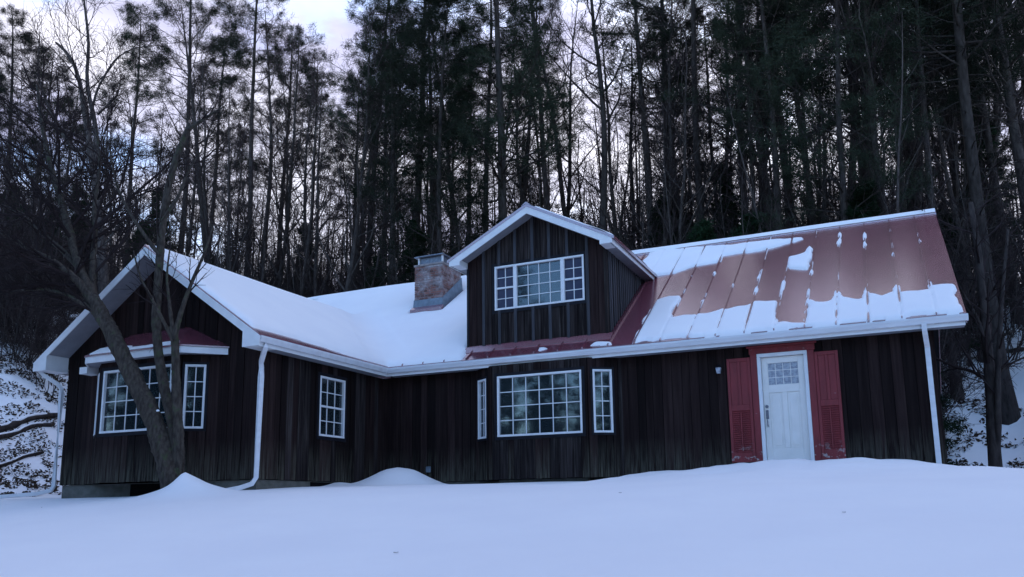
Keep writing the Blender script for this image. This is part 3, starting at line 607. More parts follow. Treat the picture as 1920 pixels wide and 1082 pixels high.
def sdp(X, Y, poly):
    p = np.array(poly); q = np.roll(p, -1, 0); d = np.full(X.shape, 1e9); ins = np.zeros(X.shape, bool)
    for (ax, ay), (bx, by) in zip(p, q):
        ex, ey = bx - ax, by - ay; t = np.clip(((X - ax) * ex + (Y - ay) * ey) / (ex * ex + ey * ey + 1e-9), 0, 1)
        d = np.minimum(d, np.hypot(X - ax - t * ex, Y - ay - t * ey)); cr = (ay > Y) != (by > Y)
        ins ^= cr & (X < (bx - ax) * (Y - ay) / (by - ay + 1e-12) + ax)
    return np.where(ins, d, -d)
SEAM = np.array(seams)
def m_right(X, Y):
    m = np.maximum.reduce([sdp(X, Y, LOW), sdp(X, Y, UP), sdp(X, Y, PA)]) + .035 * sn(X, Y, 4.5) + .022 * sn(X, Y, 11)
    ds = np.min(np.abs(X[..., None] - SEAM), -1)
    m = np.minimum(m, np.where(ds < .012, .004 + .03 * sn(X, Y, 3), 9))
    m = np.maximum(m, np.where(X > 6.9, -.004 - ds + .028 * sn(X * 1.3, Y, 9) + .020 * sn(X * 2.3 + 3, Y, 3.1), -1))     # crumbs caught on the seams
    m = np.maximum(m, np.where((X > 4.3) & (X < 6.5), np.minimum(.05 - np.abs(Y + .30 - .08 * sn(X, 0 * Y, 3.2)), -.04 + .09 * sn(X, Y, 5.0)), -9))
    return np.minimum(m, np.minimum(XR - .03 - X, Y + OH - .05))
field('roof_snow', np.arange(4.2, XR, .03), np.arange(-OH, 4.98, .03), lambda X, Y: mzv(X, Y), m_right, lambda X, Y: .065 + .014 * sn(X, Y, 3), .03, 'ragged melting snow patches between the bare red roof panels')
rx = np.arange(XL, XR, .09); xs, ang = np.meshgrid(rx, np.linspace(-1, 1, 7)); hh = .045 + .012 * sn(xs, 0 * xs, 1.3)
V = np.stack([xs, YM + ang * .125, ZR - .02 - SL * .11 * np.abs(ang) + .062 + hh * (1 - ang ** 2) - .02 * (np.abs(ang) > .99)], -1)
n = len(rx); ii = (np.arange(6)[:, None] * n + np.arange(n - 1)[None]).ravel()
tag(link('roof_snow', mesh_np('roof_snow', V, np.stack([ii, ii + 1, ii + n + 1, ii + n], -1), True), M['roofsnow']), 'thin line of snow lying along the main roof ridge', 'snow', kind='stuff')
field('roof_snow', np.arange(DXA + .1, DXA + DHS, .05), np.arange(DY, 3.9, .06), lambda X, Y: DZA - DSL * np.abs(X - DXA), lambda X, Y: np.minimum.reduce([X - DXA - .16, DXA + DHS + .01 - X, Y - DY - .01, (DZA - DSL * np.abs(X - DXA) - HE) / SL - OH - Y + .1]) + .03 * sn(X, Y, 5), lambda X, Y: .05 + 0 * X, .05, 'thin snow on the right slope of the dormer roof')
def bay_base(X, Y): return ez + (Y + 5.02) / (5.02 - D) * .54
field('roof_snow', np.arange(-4.25, -1.6, .035), np.arange(-5.01, -4.72, .02), bay_base, lambda X, Y: np.minimum.reduce([Y + 5.00, -4.84 + .05 * sn(X, 0 * Y, 2) - .05 * (X > -3) - Y, X + 4.2 - (Y + 5.02) * .9, -1.62 - X, .08 + .10 * sn(X, Y, 2.5)]), lambda X, Y: .05 + 0 * X, .04, 'strip of snow on the eave of the wing bay roof')

# ------------------------------------------------------------------ trees
def unit(v): return v / (np.linalg.norm(v, axis=-1, keepdims=True) + 1e-9)
def paths(p0, d0, ln, K, up, wig):
    d = unit(d0); P = [p0]; p = p0
    for k in range(K - 1):
        d = unit(d + np.array([0, 0, up]) + rng.normal(size=d.shape) * wig); p = p + d * (ln / (K - 1))[:, None]; P.append(p)
    return np.stack(P, 1)
def kids(P, R, n, t0, t1, a0, a1, ln, rr, K, up, wig, rmin=.006, tip=.35, flat=False):
    "n child branches on every path; ln(t, parent length) gives lengths"
    Nn, K0, _ = P.shape; t = t0 + (t1 - t0) * (np.arange(n)[None] + rng.random((Nn, n))) / n
    f = t * (K0 - 1); i = np.minimum(f.astype(int), K0 - 2); w = (f - i)[..., None]; r = np.arange(Nn)[:, None]
    pos = P[r, i] * (1 - w) + P[r, i + 1] * w; tan = unit(P[r, i + 1] - P[r, i]); rad = R[r, i] * (1 - w[..., 0]) + R[r, i + 1] * w[..., 0]
    pl = np.linalg.norm(np.diff(P, axis=1), axis=2).sum(1)[:, None]
    az = rng.uniform(0, 6.283, (Nn, 1)) + np.arange(n)[None] * 2.4 + rng.normal(size=(Nn, n)) * .5
    ref = np.where(np.abs(tan[..., 2:3]) > .9, [1., 0, 0], [0, 0, 1.]); A = unit(np.cross(tan, ref)); B = np.cross(tan, A)
    if flat: az = np.where(np.arange(n)[None] % 2 == 0, 0, math.pi) + rng.normal(size=(Nn, n)) * .35
    ang = rng.uniform(a0, a1, (Nn, n))[..., None]
    d = np.cos(ang) * tan + np.sin(ang) * (np.cos(az)[..., None] * A + np.sin(az)[..., None] * B)
    LN = (ln(t, pl) * rng.uniform(.7, 1.25, (Nn, n))).ravel()
    r0 = np.maximum(np.minimum(rad * .8, rr * rad + 0 * rad), rmin).ravel()
    P2 = paths(pos.reshape(-1, 3), d.reshape(-1, 3), LN, K, up, wig); R2 = r0[:, None] * np.linspace(1, tip, K)[None]
    return P2, R2, t.ravel()
def needles(pos, axis, per, ln, w):
    Nn = len(pos); d = unit(axis[:, None] * .55 + rng.normal(size=(Nn, per, 3)) * .75); s = unit(np.cross(d, rng.normal(size=(Nn, per, 3)))) * w
    p = pos[:, None] + rng.normal(size=(Nn, per, 3)) * .08; l = ln * rng.uniform(.6, 1.3, (Nn, per, 1))
    V = np.stack([p - s, p + s, p + d * l], 2).reshape(-1, 3); return V, np.arange(len(V)).reshape(-1, 3)
def trunk_path(h, K, lean, wig, r0, tip):
    p = paths(np.zeros((1, 3)) + [0, 0, -.4], np.array([[lean * rng.normal(), lean * rng.normal(), 1]]), np.array([h + .4]), K, .10, wig)
    t = np.linspace(0, 1, K); R = (r0 * ((1 - t) ** .8 * (1 - tip) + tip) * (1 + .5 * np.exp(-t * h / .5)))[None]; return p, R
def proto(name, tv, tmat, cv, cmat, cf=None):
    return (mesh_np(name + '_trunk', *merge(tv), True), tmat, (mesh_np(name + '_crown', *merge(cv)) if cf is None else cf), cmat)
def bare_tree(h=21, r0=.19, start=.34, n1=18, spread=.24):
    T, R = trunk_path(h, 16, .05, .035, r0, .10)
    b1, q1, t1 = kids(T, R, n1, start, .98, .5, .95, lambda t, p: p * spread * (1.25 - t), .5, 8, .09, .10, .022)
    b2, q2, _ = kids(b1, q1, 6, .2, .97, .45, .9, lambda t, p: p * .55 * (1.2 - t), .55, 6, .08, .13, .014)
    b3, q3, _ = kids(b2, q2, 5, .15, .98, .4, .85, lambda t, p: p * .6 * (1.15 - .8 * t), .6, 4, .05, .16, .010)
    b4, q4, _ = kids(b3, q3, 4, .15, 1, .4, .9, lambda t, p: p * .65 * (1.15 - .7 * t), .7, 3, .04, .2, .0075, .6)
    d1, e1_, _ = kids(T, R, 10, .10, start, .9, 1.4, lambda t, p: 0 * p + .9 + 0 * t, .25, 4, .0, .15, .012)
    return proto('bare', [tubes(T, R, 9), tubes(b1, q1, 5), tubes(d1, e1_, 3)], M['bark'], [tubes(b2, q2, 3), tubes(b3, q3, 3), tubes(b4, q4, 3)], M['twig'])
def pine(h=25, r0=.24, start=.42, n1=64, dense=1.0):
    T, R = trunk_path(h, 16, .025, .018, r0, .12)
    prof = lambda t: np.clip((1.02 - t) / (1.02 - start), 0, 1) ** .7
    b1, q1, t1 = kids(T, R, n1, start, .99, 1.15, 1.6, lambda t, p: (.5 + 3.3 * prof(t)) * rng.uniform(.55, 1.15, t.shape), .30, 7, .05, .07, .018)
    b2, q2, _ = kids(b1, q1, 8, .28, 1, .5, 1.0, lambda t, p: p * .42 * (1.25 - t) + .15, .5, 4, .05, .10, .010, flat=True)
    b3, q3, _ = kids(b2, q2, 3, .35, 1, .4, .8, lambda t, p: p * .5 + .08, .6, 3, .05, .1, .008, flat=True)
    dd, de, _ = kids(T, R, 44, .10, start + .08, 1.3, 1.75, lambda t, p: .6 + 1.7 * rng.random(t.shape), .16, 5, -.03, .10, .012)
    d2, e2, _ = kids(dd, de, 4, .2, .95, .5, 1.0, lambda t, p: p * .45, .6, 3, 0, .15, .008)
    ax = unit(b3[:, -1] - b3[:, 0]); pos = np.concatenate([b3[:, -1], b3[:, 1], b2[:, -1]]); axs = np.concatenate([ax, ax, unit(b2[:, -1] - b2[:, 0])])
    keep = rng.random(len(pos)) < .66 * dense
    NV, NF = needles(pos[keep], axs[keep], 17, .30, .0095)
    return proto('pine', [tubes(T, R, 9), tubes(b1, q1, 4), tubes(b2, q2, 3), tubes(dd, de, 3), tubes(d2, e2, 3)], M['bark'], None, M['needle'], mesh_np('pine_crown', NV, NF))
def hemlock(h=8, r0=.07):
    T, R = trunk_path(h, 10, .03, .03, r0, .15)
    b1, q1, t1 = kids(T, R, 92, .05, .99, 1.2, 1.6, lambda t, p: (.3 + 1.9 * np.clip(1.02 - t, 0, 1) ** .8) * rng.uniform(.6, 1.1, t.shape), .4, 6, -.06, .06, .010)
    b2, q2, _ = kids(b1, q1, 9, .15, 1, .6, 1.1, lambda t, p: p * .4 * (1.2 - t) + .08, .6, 3, -.02, .08, .006, flat=True)
    ax = unit(b2[:, -1] - b2[:, 0]); pos = np.concatenate([b2[:, -1], b2[:, 1], .5 * (b2[:, 1] + b2[:, 2]), .5 * (b2[:, 0] + b2[:, 1])]); axs = np.concatenate([ax] * 4)
    keep = rng.random(len(pos)) < .92
    NV, NF = needles(pos[keep], axs[keep], 13, .16, .017)
    return proto('hemlock', [tubes(T, R, 6), tubes(b1, q1, 3), tubes(b2, q2, 3)], M['bark'], None, M['hemlock'], mesh_np('hemlock_crown', NV, NF))
def brush(h=4.2, ns=9):
    d = np.stack([rng.normal(size=ns) * .30, rng.normal(size=ns) * .30, np.ones(ns)], -1); p0 = np.stack([rng.normal(size=ns) * .35, rng.normal(size=ns) * .35, np.full(ns, -.2)], -1)
    P = paths(p0, d, h * rng.uniform(.55, 1.15, ns), 8, .03, .10); R = rng.uniform(.012, .028, ns)[:, None] * np.linspace(1, .3, 8)[None]
    b1, q1, _ = kids(P, R, 9, .15, .98, .4, .95, lambda t, p: p * .38 * (1.2 - .7 * t), .6, 5, .05, .13, .008)
    b2, q2, _ = kids(b1, q1, 6, .12, 1, .4, .95, lambda t, p: p * .5 * (1.15 - .6 * t), .7, 4, .03, .17, .0065, .6)
    b3, q3, _ = kids(b2, q2, 3, .2, 1, .4, .9, lambda t, p: p * .55, .8, 3, .02, .2, .0055, .7)
    return proto('brush', [tubes(P, R, 5), tubes(b1, q1, 3)], M['bark'], [tubes(b2, q2, 3), tubes(b3, q3, 3)], M['twig'])
def sapling(h=11, r0=.05):
    T, R = trunk_path(h, 14, .10, .045, r0, .12)
    b1, q1, _ = kids(T, R, 16, .22, .98, .45, .8, lambda t, p: p * .20 * (1.25 - t), .5, 6, .08, .10, .010)
    b2, q2, _ = kids(b1, q1, 6, .15, 1, .4, .85, lambda t, p: p * .5 * (1.15 - .6 * t), .6, 4, .05, .14, .007)
    b3, q3, _ = kids(b2, q2, 3, .2, 1, .4, .85, lambda t, p: p * .55, .7, 3, .03, .18, .006, .6)
    return proto('sapling', [tubes(T, R, 6), tubes(b1, q1, 3)], M['bark'], [tubes(b2, q2, 3), tubes(b3, q3, 3)], M['twig'])
PINE = [pine(26, .25, .44), pine(24, .21, .50, 52), pine(27, .28, .40, 66), pine(25, .2, .58, 42, .9), pine(22, .18, .32, 62)]
BARE = [bare_tree(22, .19), bare_tree(20, .15, .30, 20), bare_tree(24, .23, .42), bare_tree(19, .13, .26, 20, .27), bare_tree(23, .2, .5, 15, .22), bare_tree(21, .16, .22, 22, .26)]
HEM = [hemlock(8), hemlock(10.5, .09), hemlock(6, .05)]
BRUSH = [brush(4.4), brush(5.2, 8), brush(3.4, 11), brush(6.0, 7)]
SAP = [sapling(12), sapling(15, .075), sapling(9, .04), sapling(13, .055)]

def region(x, Y):
    d = np.array([x, Y, H(x, Y) + 6]) - CP; px = 960 + FPX * (d @ CR) / (d @ CF)
    return ('on the slope left of the house' if px < 130 else 'behind the snowy wing roof' if px < 600 else 'behind the chimney' if px < 860 else 'behind the dormer' if px < 1230 else 'behind the bare red roof panels' if px < 1740 else 'past the right end of the house')
def plant(name, pr, x, Y, s, kind, cat, rot=None, tilt=(0, 0), place=None):
    e = bpy.data.objects.new(name, None); COL.objects.link(e); e.location = (x, Y, float(H(x, Y)) - .05)
    e.rotation_euler = (tilt[0] + rng.normal() * .022, tilt[1] + rng.normal() * .022, rng.uniform(0, 6.283) if rot is None else rot); e.scale = (s, s, s * rng.uniform(.94, 1.06))
    for nm, me, mm in (('trunk', pr[0], pr[1]), ('crown', pr[2], pr[3])):
        if not me.materials: me.materials.append(mm)
        c = bpy.data.objects.new(nm, me); COL.objects.link(c); c.parent = e
    pl = place or region(x, Y); tag(e, kind + ' ' + pl, cat, kind + ' ' + pl); return e
def row(name, protos, spots, kind, cat, smin=.9, smax=1.12, py=430):
    for k, q in enumerate(spots):
        px, Y = q[:2]; s = q[2] if len(q) > 2 else rng.uniform(smin, smax); p = at(px, py, Y)
        i = q[3] if len(q) > 3 else k % len(protos); plant(name, protos[i], p[0], Y, s, kind[i] if isinstance(kind, list) else kind, cat)
row('pine_tree', PINE, [(18, 17), (62, 23), (105, 31), (338, 25, 1.25, 3), (385, 31, 1.2, 1), (690, 25), (735, 17), (768, 28), (805, 21), (838, 17), (872, 29), (905, 22), (942, 18), (975, 27), (1012, 33), (655, 35), (425, 36), (465, 26, 1.2, 3), (520, 34, 1.25, 1), (590, 38, 1.2, 3), (250, 27, 1.15, 1),
    (1232, 23), (1258, 29), (1318, 20), (1362, 31), (1402, 24), (1448, 18), (1492, 31), (1532, 24), (1585, 16), (1640, 28), (1682, 21), (1722, 33), (1762, 18), (1802, 27), (1852, 17), (1892, 24), (1935, 19), (1975, 27), (-40, 20), (-80, 28), (2030, 22), (715, 38), (850, 38), (1280, 38), (1425, 38), (1510, 40), (1655, 41), (1735, 39), (1830, 40), (1925, 41), (20, 40), (80, 38), (330, 40), (1870, 28)],
    ['tall dark pine with bare lower trunk', 'slim dark pine with open crown', 'stout full-crowned dark pine', 'thin pine with needles only near the top', 'shorter pine with low needled branches'], 'tree')
row('bare_tree', BARE, [(205, 27), (238, 35), (415, 21), (448, 29), (486, 25), (520, 20), (548, 31), (583, 27), (640, 22), (668, 37), (700, 31), (290, 33), (1052, 36), (1083, 31, 1.1, 4), (1112, 19, 1.2, 4), (1142, 39), (1182, 33), (1212, 20), (1292, 34), (1345, 23), (1480, 20), (1552, 34), (1610, 24), (1662, 18), (1742, 27), (1816, 21), (1872, 31), (1908, 16), (745, 24), (815, 30), (880, 24), (960, 31), (1045, 26), (715, 20, .9, 5), (345, 22, .9, 5), (310, 28), (265, 24, .9, 3), (180, 31), (1160, 24, .95, 5), (1240, 19, .9, 3), (1300, 22, .95, 1), (1375, 19, .9, 5), (1430, 27), (1510, 19, .9, 1), (1575, 26), (1635, 20, .95, 3), (1705, 24), (1780, 25, 1, 5), (1845, 26), (455, 15, .8, 5), (500, 17, .85, 3), (560, 16, .8, 1), (600, 19, .9, 5), (665, 16, .8, 3), (410, 17, .8, 5), (230, 18, .9, 3), (130, 37), (40, 33), (-30, 36), (770, 36), (920, 37), (1010, 24), (1390, 37), (1700, 38)],
    ['tall leafless tree', 'slender leafless tree with ascending limbs', 'thick-trunked leafless tree', 'thin many-branched leafless tree', 'straight leafless tree branching only high up', 'leafless tree branching low down'], 'tree')
plant('bare_tree', BARE[1], at(622, 430, 15)[0], 15, 1.1, 'leaning leafless tree with two long limbs', 'tree', tilt=(0, -.10), place='behind the snowy roof left of the chimney')
row('sapling', SAP, [(px + rng.uniform(-14, 14), 12.5 + 9 * rng.random()) for px in np.arange(20, 1960, 36)] + [(px + rng.uniform(-12, 12), 20 + 12 * rng.random()) for px in np.arange(130, 900, 15)] + [(px + rng.uniform(-12, 12), 20 + 12 * rng.random()) for px in np.arange(1150, 1900, 50)], ['slender leafless sapling', 'tall whippy leafless sapling', 'short thin leafless sapling', 'twiggy leafless sapling'], 'sapling', .7, 1.1, 480)
row('hemlock_tree', HEM, [(262, 19), (298, 24), (250, 30), (395, 27), (575, 30), (1270, 14), (1335, 16), (1402, 14), (1465, 17), (1530, 14.5), (1600, 16), (1660, 14), (1250, 22), (1380, 23), (1500, 25), (1620, 24), (1880, 26), (1750, 22), (60, 18), (10, 14), (-20, 24), (110, 24), (160, 21), (25, 6, .5), (85, 9, .6), (140, 13, .7), (-10, 8, .6), (50, 13, .8), (700, 21), (840, 25), (960, 22), (780, 19)], ['young dark green hemlock', 'half-grown dark green hemlock', 'small dark green hemlock'], 'tree', .75, 1.15, 520)
row('brush', BRUSH, [(px + rng.uniform(-16, 16), 11.6 + 8 * rng.random() ** 1.2) for px in np.arange(-10, 1770, 30)], ['tangled leafless shrub', 'spreading leafless shrub', 'low dense leafless shrub', 'tall loose leafless shrub'], 'shrub', .8, 1.2, 520)
row('brush', BRUSH, [(px + rng.uniform(-16, 16), 19 + 9 * rng.random()) for px in np.arange(-10, 1960, 36)], ['tangled leafless shrub', 'spreading leafless shrub', 'low dense leafless shrub', 'tall loose leafless shrub'], 'shrub', 1.0, 1.45, 520)
row('brush', BRUSH, [(px + rng.uniform(-8, 8), 1.5 + 10 * rng.random()) for px in np.arange(-60, 114, 6.5)], ['tangled leafless shrub', 'spreading leafless shrub', 'low dense leafless shrub', 'tall loose leafless shrub'], 'shrub', .6, 1.05, 640)
row('sapling', SAP, [(px, Y) for px, Y in ((8, 3.5), (32, 6), (55, 2.5), (78, 7), (96, 4), (-25, 5), (118, 8), (66, 10))], ['slender leafless sapling', 'tall whippy leafless sapling', 'short thin leafless sapling', 'twiggy leafless sapling'], 'sapling', .6, .95, 640)
row('brush', BRUSH, [(px + rng.uniform(-14, 14), 27 + 14 * rng.random()) for px in np.arange(130, 1800, 24)], ['tangled leafless shrub', 'spreading leafless shrub', 'low dense leafless shrub', 'tall loose leafless shrub'], 'shrub', 1.5, 2.1, 520)
# woods beyond: one mass of trunks and twigs
nf = 340; fx = rng.uniform(-75, 55, nf); fy = rng.uniform(40, 82, nf); fz = H(fx, fy)
T = paths(np.stack([fx, fy, fz - .3], -1), np.stack([rng.normal(size=nf) * .05, rng.normal(size=nf) * .05, np.ones(nf)], -1), rng.uniform(17, 25, nf), 8, .05, .03); R = rng.uniform(.10, .24, nf)[:, None] * np.linspace(1, .2, 8)[None]
f1, g1, _ = kids(T, R, 12, .25, .98, .5, 1.2, lambda t, p: p * .17 * (1.3 - t), .4, 5, .04, .12, .022)
f2, g2, _ = kids(f1, g1, 5, .2, 1, .45, .9, lambda t, p: p * .5, .6, 3, .03, .15, .015)
f3, g3, _ = kids(f2, g2, 2, .2, 1, .45, .9, lambda t, p: p * .55, .7, 3, .03, .15, .012)
tag(link('distant_woods', mesh_np('distant_woods', *merge([tubes(T, R, 5), tubes(f1, g1, 3), tubes(f2, g2, 3), tubes(f3, g3, 3)])), M['twig']), 'mass of distant leafless trees on the hill beyond', 'woods', kind='stuff')

# trees standing across the road behind the viewer, seen mirrored in the windows
for k, (x, y, s, pr, nm) in enumerate([(-6, -40, .72, PINE[0], 0), (-1, -46, .8, PINE[2], 0), (3, -40, .62, BARE[1], 1), (-11, -42, .66, BARE[3], 1), (-15, -38, .62, BARE[5], 1), (-19, -44, .7, PINE[4], 0), (-26, -36, .6, BARE[0], 1), (-33, -34, .62, BARE[1], 1), (-38, -28, .6, PINE[1], 0), (-44, -33, .65, BARE[3], 1), (9, -44, .7, PINE[3], 0), (16, -40, .6, BARE[2], 1), (-50, -24, .6, BARE[5], 1), (-23, -50, .7, BARE[2], 1), (-8.5, -36, .5, BARE[3], 1), (-13, -50, .7, PINE[0], 0)]):
    plant('bare_tree' if nm else 'pine_tree', pr, x, y, s, 'leafless tree' if nm else 'dark pine', 'tree', place='across the yard mirrored in the windows')

for k in range(96):
    a = math.radians(-66 + 158 * k / 95 + rng.uniform(-1, 1)); r = rng.uniform(28, 42) if k % 3 else rng.uniform(38, 50)
    pr, nm = (HEM[k % 3], 'hemlock') if k % 3 else (PINE[(4, 2, 0)[k // 3 % 3]], 'pine')
    plant(nm + '_tree', pr, 5 - r * math.sin(a), -4 - r * math.cos(a), rng.uniform(.95, 1.5) if k % 3 else rng.uniform(.62, .8), 'dark ' + nm, 'tree', place='across the yard mirrored in the windows')

# ---- the leaning old tree in front of the wing
YT = TREE[1]
def trace(pts, y0, y1):
    n = len(pts); return np.array([at(p[0], p[1], y0 + (y1 - y0) * k / (n - 1)) for k, p in enumerate(pts)])
def resamp(P, K):
    P = np.asarray(P, float); s = np.r_[0, np.cumsum(np.linalg.norm(np.diff(P, axis=0), axis=1))]; t = np.linspace(0, s[-1], K)
    for _ in range(1): Q = np.stack([np.interp(t, s, P[:, k]) for k in range(3)], -1)
    Q[1:-1] = .25 * Q[:-2] + .5 * Q[1:-1] + .25 * Q[2:]; return Q
def stems(defs, K=22):
    P, R = [], []
    for pts, y0, y1, r0, r1 in defs:
        q = resamp(trace(pts, y0, y1), K); P.append(q); tt = np.linspace(0, 1, K); R.append((r0 + (r1 - r0) * tt) * (1 + .05 * np.sin(tt * 40 + r0 * 90)))
    return np.array(P), np.array(R)
A = stems([([(330, 935), (322, 905), (305, 840), (284, 776), (250, 708), (211, 627), (182, 575), (160, 535)], YT, YT - .1, .20, .135),
           ([(334, 900), (332, 833), (318, 770), (308, 732), (296, 660), (292, 588), (299, 500), (303, 430), (316, 340), (338, 275), (357, 233)], YT + .05, YT + .35, .105, .062),
           ([(336, 890), (336, 833), (331, 732), (328, 636), (324, 612)], YT + .1, YT - .1, .10, .07)])
Bm = stems([([(166, 545), (149, 505), (135, 455), (122, 400), (100, 330), (80, 250), (70, 160)], YT - .1, YT + .6, .105, .03),
            ([(180, 575), (150, 530), (110, 495), (60, 470), (10, 440), (-40, 425)], YT - .1, YT - .9, .085, .03),
            ([(200, 605), (165, 575), (120, 550), (70, 540), (20, 548)], YT - .05, YT - .7, .06, .02),
            ([(175, 560), (172, 500), (180, 440), (175, 380), (190, 310), (180, 240)], YT, YT + .9, .075, .02),
            ([(150, 505), (120, 470), (85, 445), (45, 400), (0, 385), (-50, 360)], YT, YT + .8, .06, .02),
            ([(327, 636), (331, 612), (346, 564), (365, 516), (385, 473), (400, 420)], YT - .1, YT - .2, .055, .014),
            ([(326, 640), (317, 564), (312, 516), (318, 470)], YT - .1, YT + .2, .045, .014),
            ([(326, 640), (305, 600), (285, 560), (262, 520), (250, 470)], YT - .1, YT - .4, .04, .012),
            ([(350, 245), (375, 228), (400, 212), (420, 200)], YT + .33, YT + .1, .05, .015),
            ([(300, 480), (270, 440), (240, 395), (215, 340), (205, 270)], YT + .2, YT - .2, .045, .012),
            ([(306, 410), (335, 370), (352, 320), (380, 280)], YT + .25, YT + .4, .04, .012)], 12)
s2, r2_, _ = kids(Bm[0][:5], Bm[1][:5], 15, .12, .98, .4, 1.0, lambda t, p: p * .38 * (1.2 - .6 * t) + .1, .55, 6, .05, .12, .010)
s2b, r2b, _ = kids(Bm[0][5:], Bm[1][5:], 6, .3, .98, .35, .8, lambda t, p: p * .30 * (1.2 - .6 * t) + .1, .5, 6, .08, .12, .008)
s3b, r3b, _ = kids(s2b, r2b, 4, .2, 1, .4, .9, lambda t, p: p * .5, .6, 4, .05, .16, .0055)
s3, r3_, _ = kids(s2, r2_, 8, .1, 1, .4, .95, lambda t, p: p * .5 * (1.1 - .5 * t) + .05, .6, 4, .05, .16, .0065)
s4, r4_, _ = kids(s3, r3_, 5, .15, 1, .4, .9, lambda t, p: p * .55, .7, 3, .05, .2, .0045, .6)
sB, rB, _ = kids(A[0][1:2], A[1][1:2], 9, .35, .95, .6, 1.2, lambda t, p: .7 + 0 * p + 0 * t, .2, 6, .05, .14, .010)
sC, rC, _ = kids(sB, rB, 7, .15, 1, .4, .9, lambda t, p: p * .45, .6, 4, .05, .16, .006)
old = bpy.data.objects.new('old_tree', None); COL.objects.link(old); old.location = (TREE[0], YT, -.2); bpy.context.view_layer.update()
tag(old, 'leaning mossy leafless tree with several stems in front of the wing bay', 'tree')
def knobbly(P, R, S, K, amp):
    Q = np.stack([np.stack([np.interp(np.linspace(0, 1, K), np.linspace(0, 1, P.shape[1]), P[i, :, k]) for k in range(3)], -1) for i in range(len(P))])
    R2 = np.stack([np.interp(np.linspace(0, 1, K), np.linspace(0, 1, P.shape[1]), R[i]) for i in range(len(P))])
    V, F = tubes(Q, R2, S); U = V.reshape(len(P), K, S, 3); th = np.arange(S)[None, None] / S * 6.283; zz = np.arange(K)[None, :, None] / K * 60
    ln_ = amp * (.5 * np.sin(th * 3 + .25 * zz + 2 * np.sin(zz * .13)) + .35 * np.sin(th * 5 - .4 * zz) + .3 * np.sin(zz * .9 + th)) + amp * .45 * rng.normal(size=(len(P), K, S))
    return (Q[:, :, None] + (U - Q[:, :, None]) * (1 + ln_[..., None])).reshape(-1, 3), F
tv = knobbly(A[0], A[1], 20, 110, .085); capP = A[0][1, -1]; 
link('trunk', mesh_np('old_trunk', *tv, True), M['bark_moss'], old)
link('limbs', mesh_np('old_limbs', *knobbly(Bm[0], Bm[1], 9, 50, .10), True), M['bark_moss'], old)
link('crown', mesh_np('old_crown', *merge([tubes(s2, r2_, 4), tubes(s3, r3_, 3), tubes(s4, r4_, 3), tubes(s2b, r2b, 3), tubes(s3b, r3b, 3), tubes(sB, rB, 3), tubes(sC, rC, 3)])), M['twig'], old)
mb = MB(); ax = unit(A[0][1, -1] - A[0][1, -2]); o1 = unit(np.cross(ax, [0, 1, 0])); o2 = np.cross(ax, o1); ring = [capP + .062 * (math.cos(t) * o1 + math.sin(t) * o2) + ax * rng.uniform(-.02, .10) for t in np.arange(9) / 9 * 6.283]
mb.add(ring + [capP + ax * .03], [(k, (k + 1) % 9, 9) for k in range(9)]); mb.build('broken_top', mat('raw_broken_wood', (.20, .15, .11), .9, (.12, .09, .07), (12, 12, 3), 2), old)
# snow plastered on the foot of the trunk
import bmesh
bm = bmesh.new()
bmesh.ops.create_icosphere(bm, subdivisions=2, radius=.05, matrix=Matrix.Translation(Vector(at(296, 770, YT - .15))) @ Matrix.Diagonal((1.3, .5, .8, 1)))
me = bpy.data.meshes.new('trunk_snow'); bm.to_mesh(me); bm.free(); o = link('trunk_snow', me, M['roofsnow'])
rm = o.modifiers.new('join', 'REMESH'); rm.mode = 'VOXEL'; rm.voxel_size = .022; rm.use_smooth_shade = True
sm = o.modifiers.new('soft', 'SMOOTH'); sm.iterations = 10; sm.factor = .6
tag(o, 'small snow clump lodged in the fork of the leaning tree', 'snow', kind='stuff')

# ---- crooked tree rising behind the left rake of the wing
A2 = stems([([(198, 700), (196, 560), (188, 430), (178, 330), (165, 255), (155, 190), (148, 130), (125, 95), (105, 80)], 4.0, 4.6, .24, .05),
            ([(176, 320), (183, 255), (172, 200), (160, 150), (168, 90), (160, 20), (150, -60)], 4.3, 5.2, .11, .03),
            ([(168, 270), (150, 290), (130, 275), (118, 250), (90, 200), (70, 140), (75, 60)], 4.3, 3.4, .10, .02),
            ([(183, 215), (205, 195), (222, 175), (228, 140)], 4.6, 4.9, .05, .015),
            ([(190, 470), (225, 420), (262, 372), (300, 330), (330, 300)], 4.1, 5.2, .06, .015),
            ([(164, 250), (180, 170), (215, 110), (250, 90), (300, 85)], 4.4, 4.0, .06, .012)], 16)
base2 = A2[0][0, 0]; base2[2] = float(H(base2[0], base2[1])) - .2; A2[0][0, 0] = base2
u2, v2, _ = kids(A2[0], A2[1], 12, .3, .98, .5, 1.1, lambda t, p: p * .24 * (1.2 - .6 * t), .4, 6, .06, .13, .016)
u3, v3, _ = kids(u2, v2, 7, .12, 1, .4, .95, lambda t, p: p * .5, .6, 4, .06, .16, .010)
u4, v4, _ = kids(u3, v3, 5, .15, 1, .4, .9, lambda t, p: p * .55, .7, 3, .05, .2, .007, .6)
ct_ = bpy.data.objects.new('crooked_tree', None); COL.objects.link(ct_); ct_.location = base2; bpy.context.view_layer.update()
tag(ct_, 'big crooked leafless tree with angular forks behind the left eave of the wing', 'tree')
link('trunk', mesh_np('crooked_trunk', *tubes(A2[0], A2[1], 9), True), M['bark'], ct_)
link('crown', mesh_np('crooked_crown', *merge([tubes(u2, v2, 4), tubes(u3, v3, 3), tubes(u4, v4, 3)])), M['twig'], ct_)

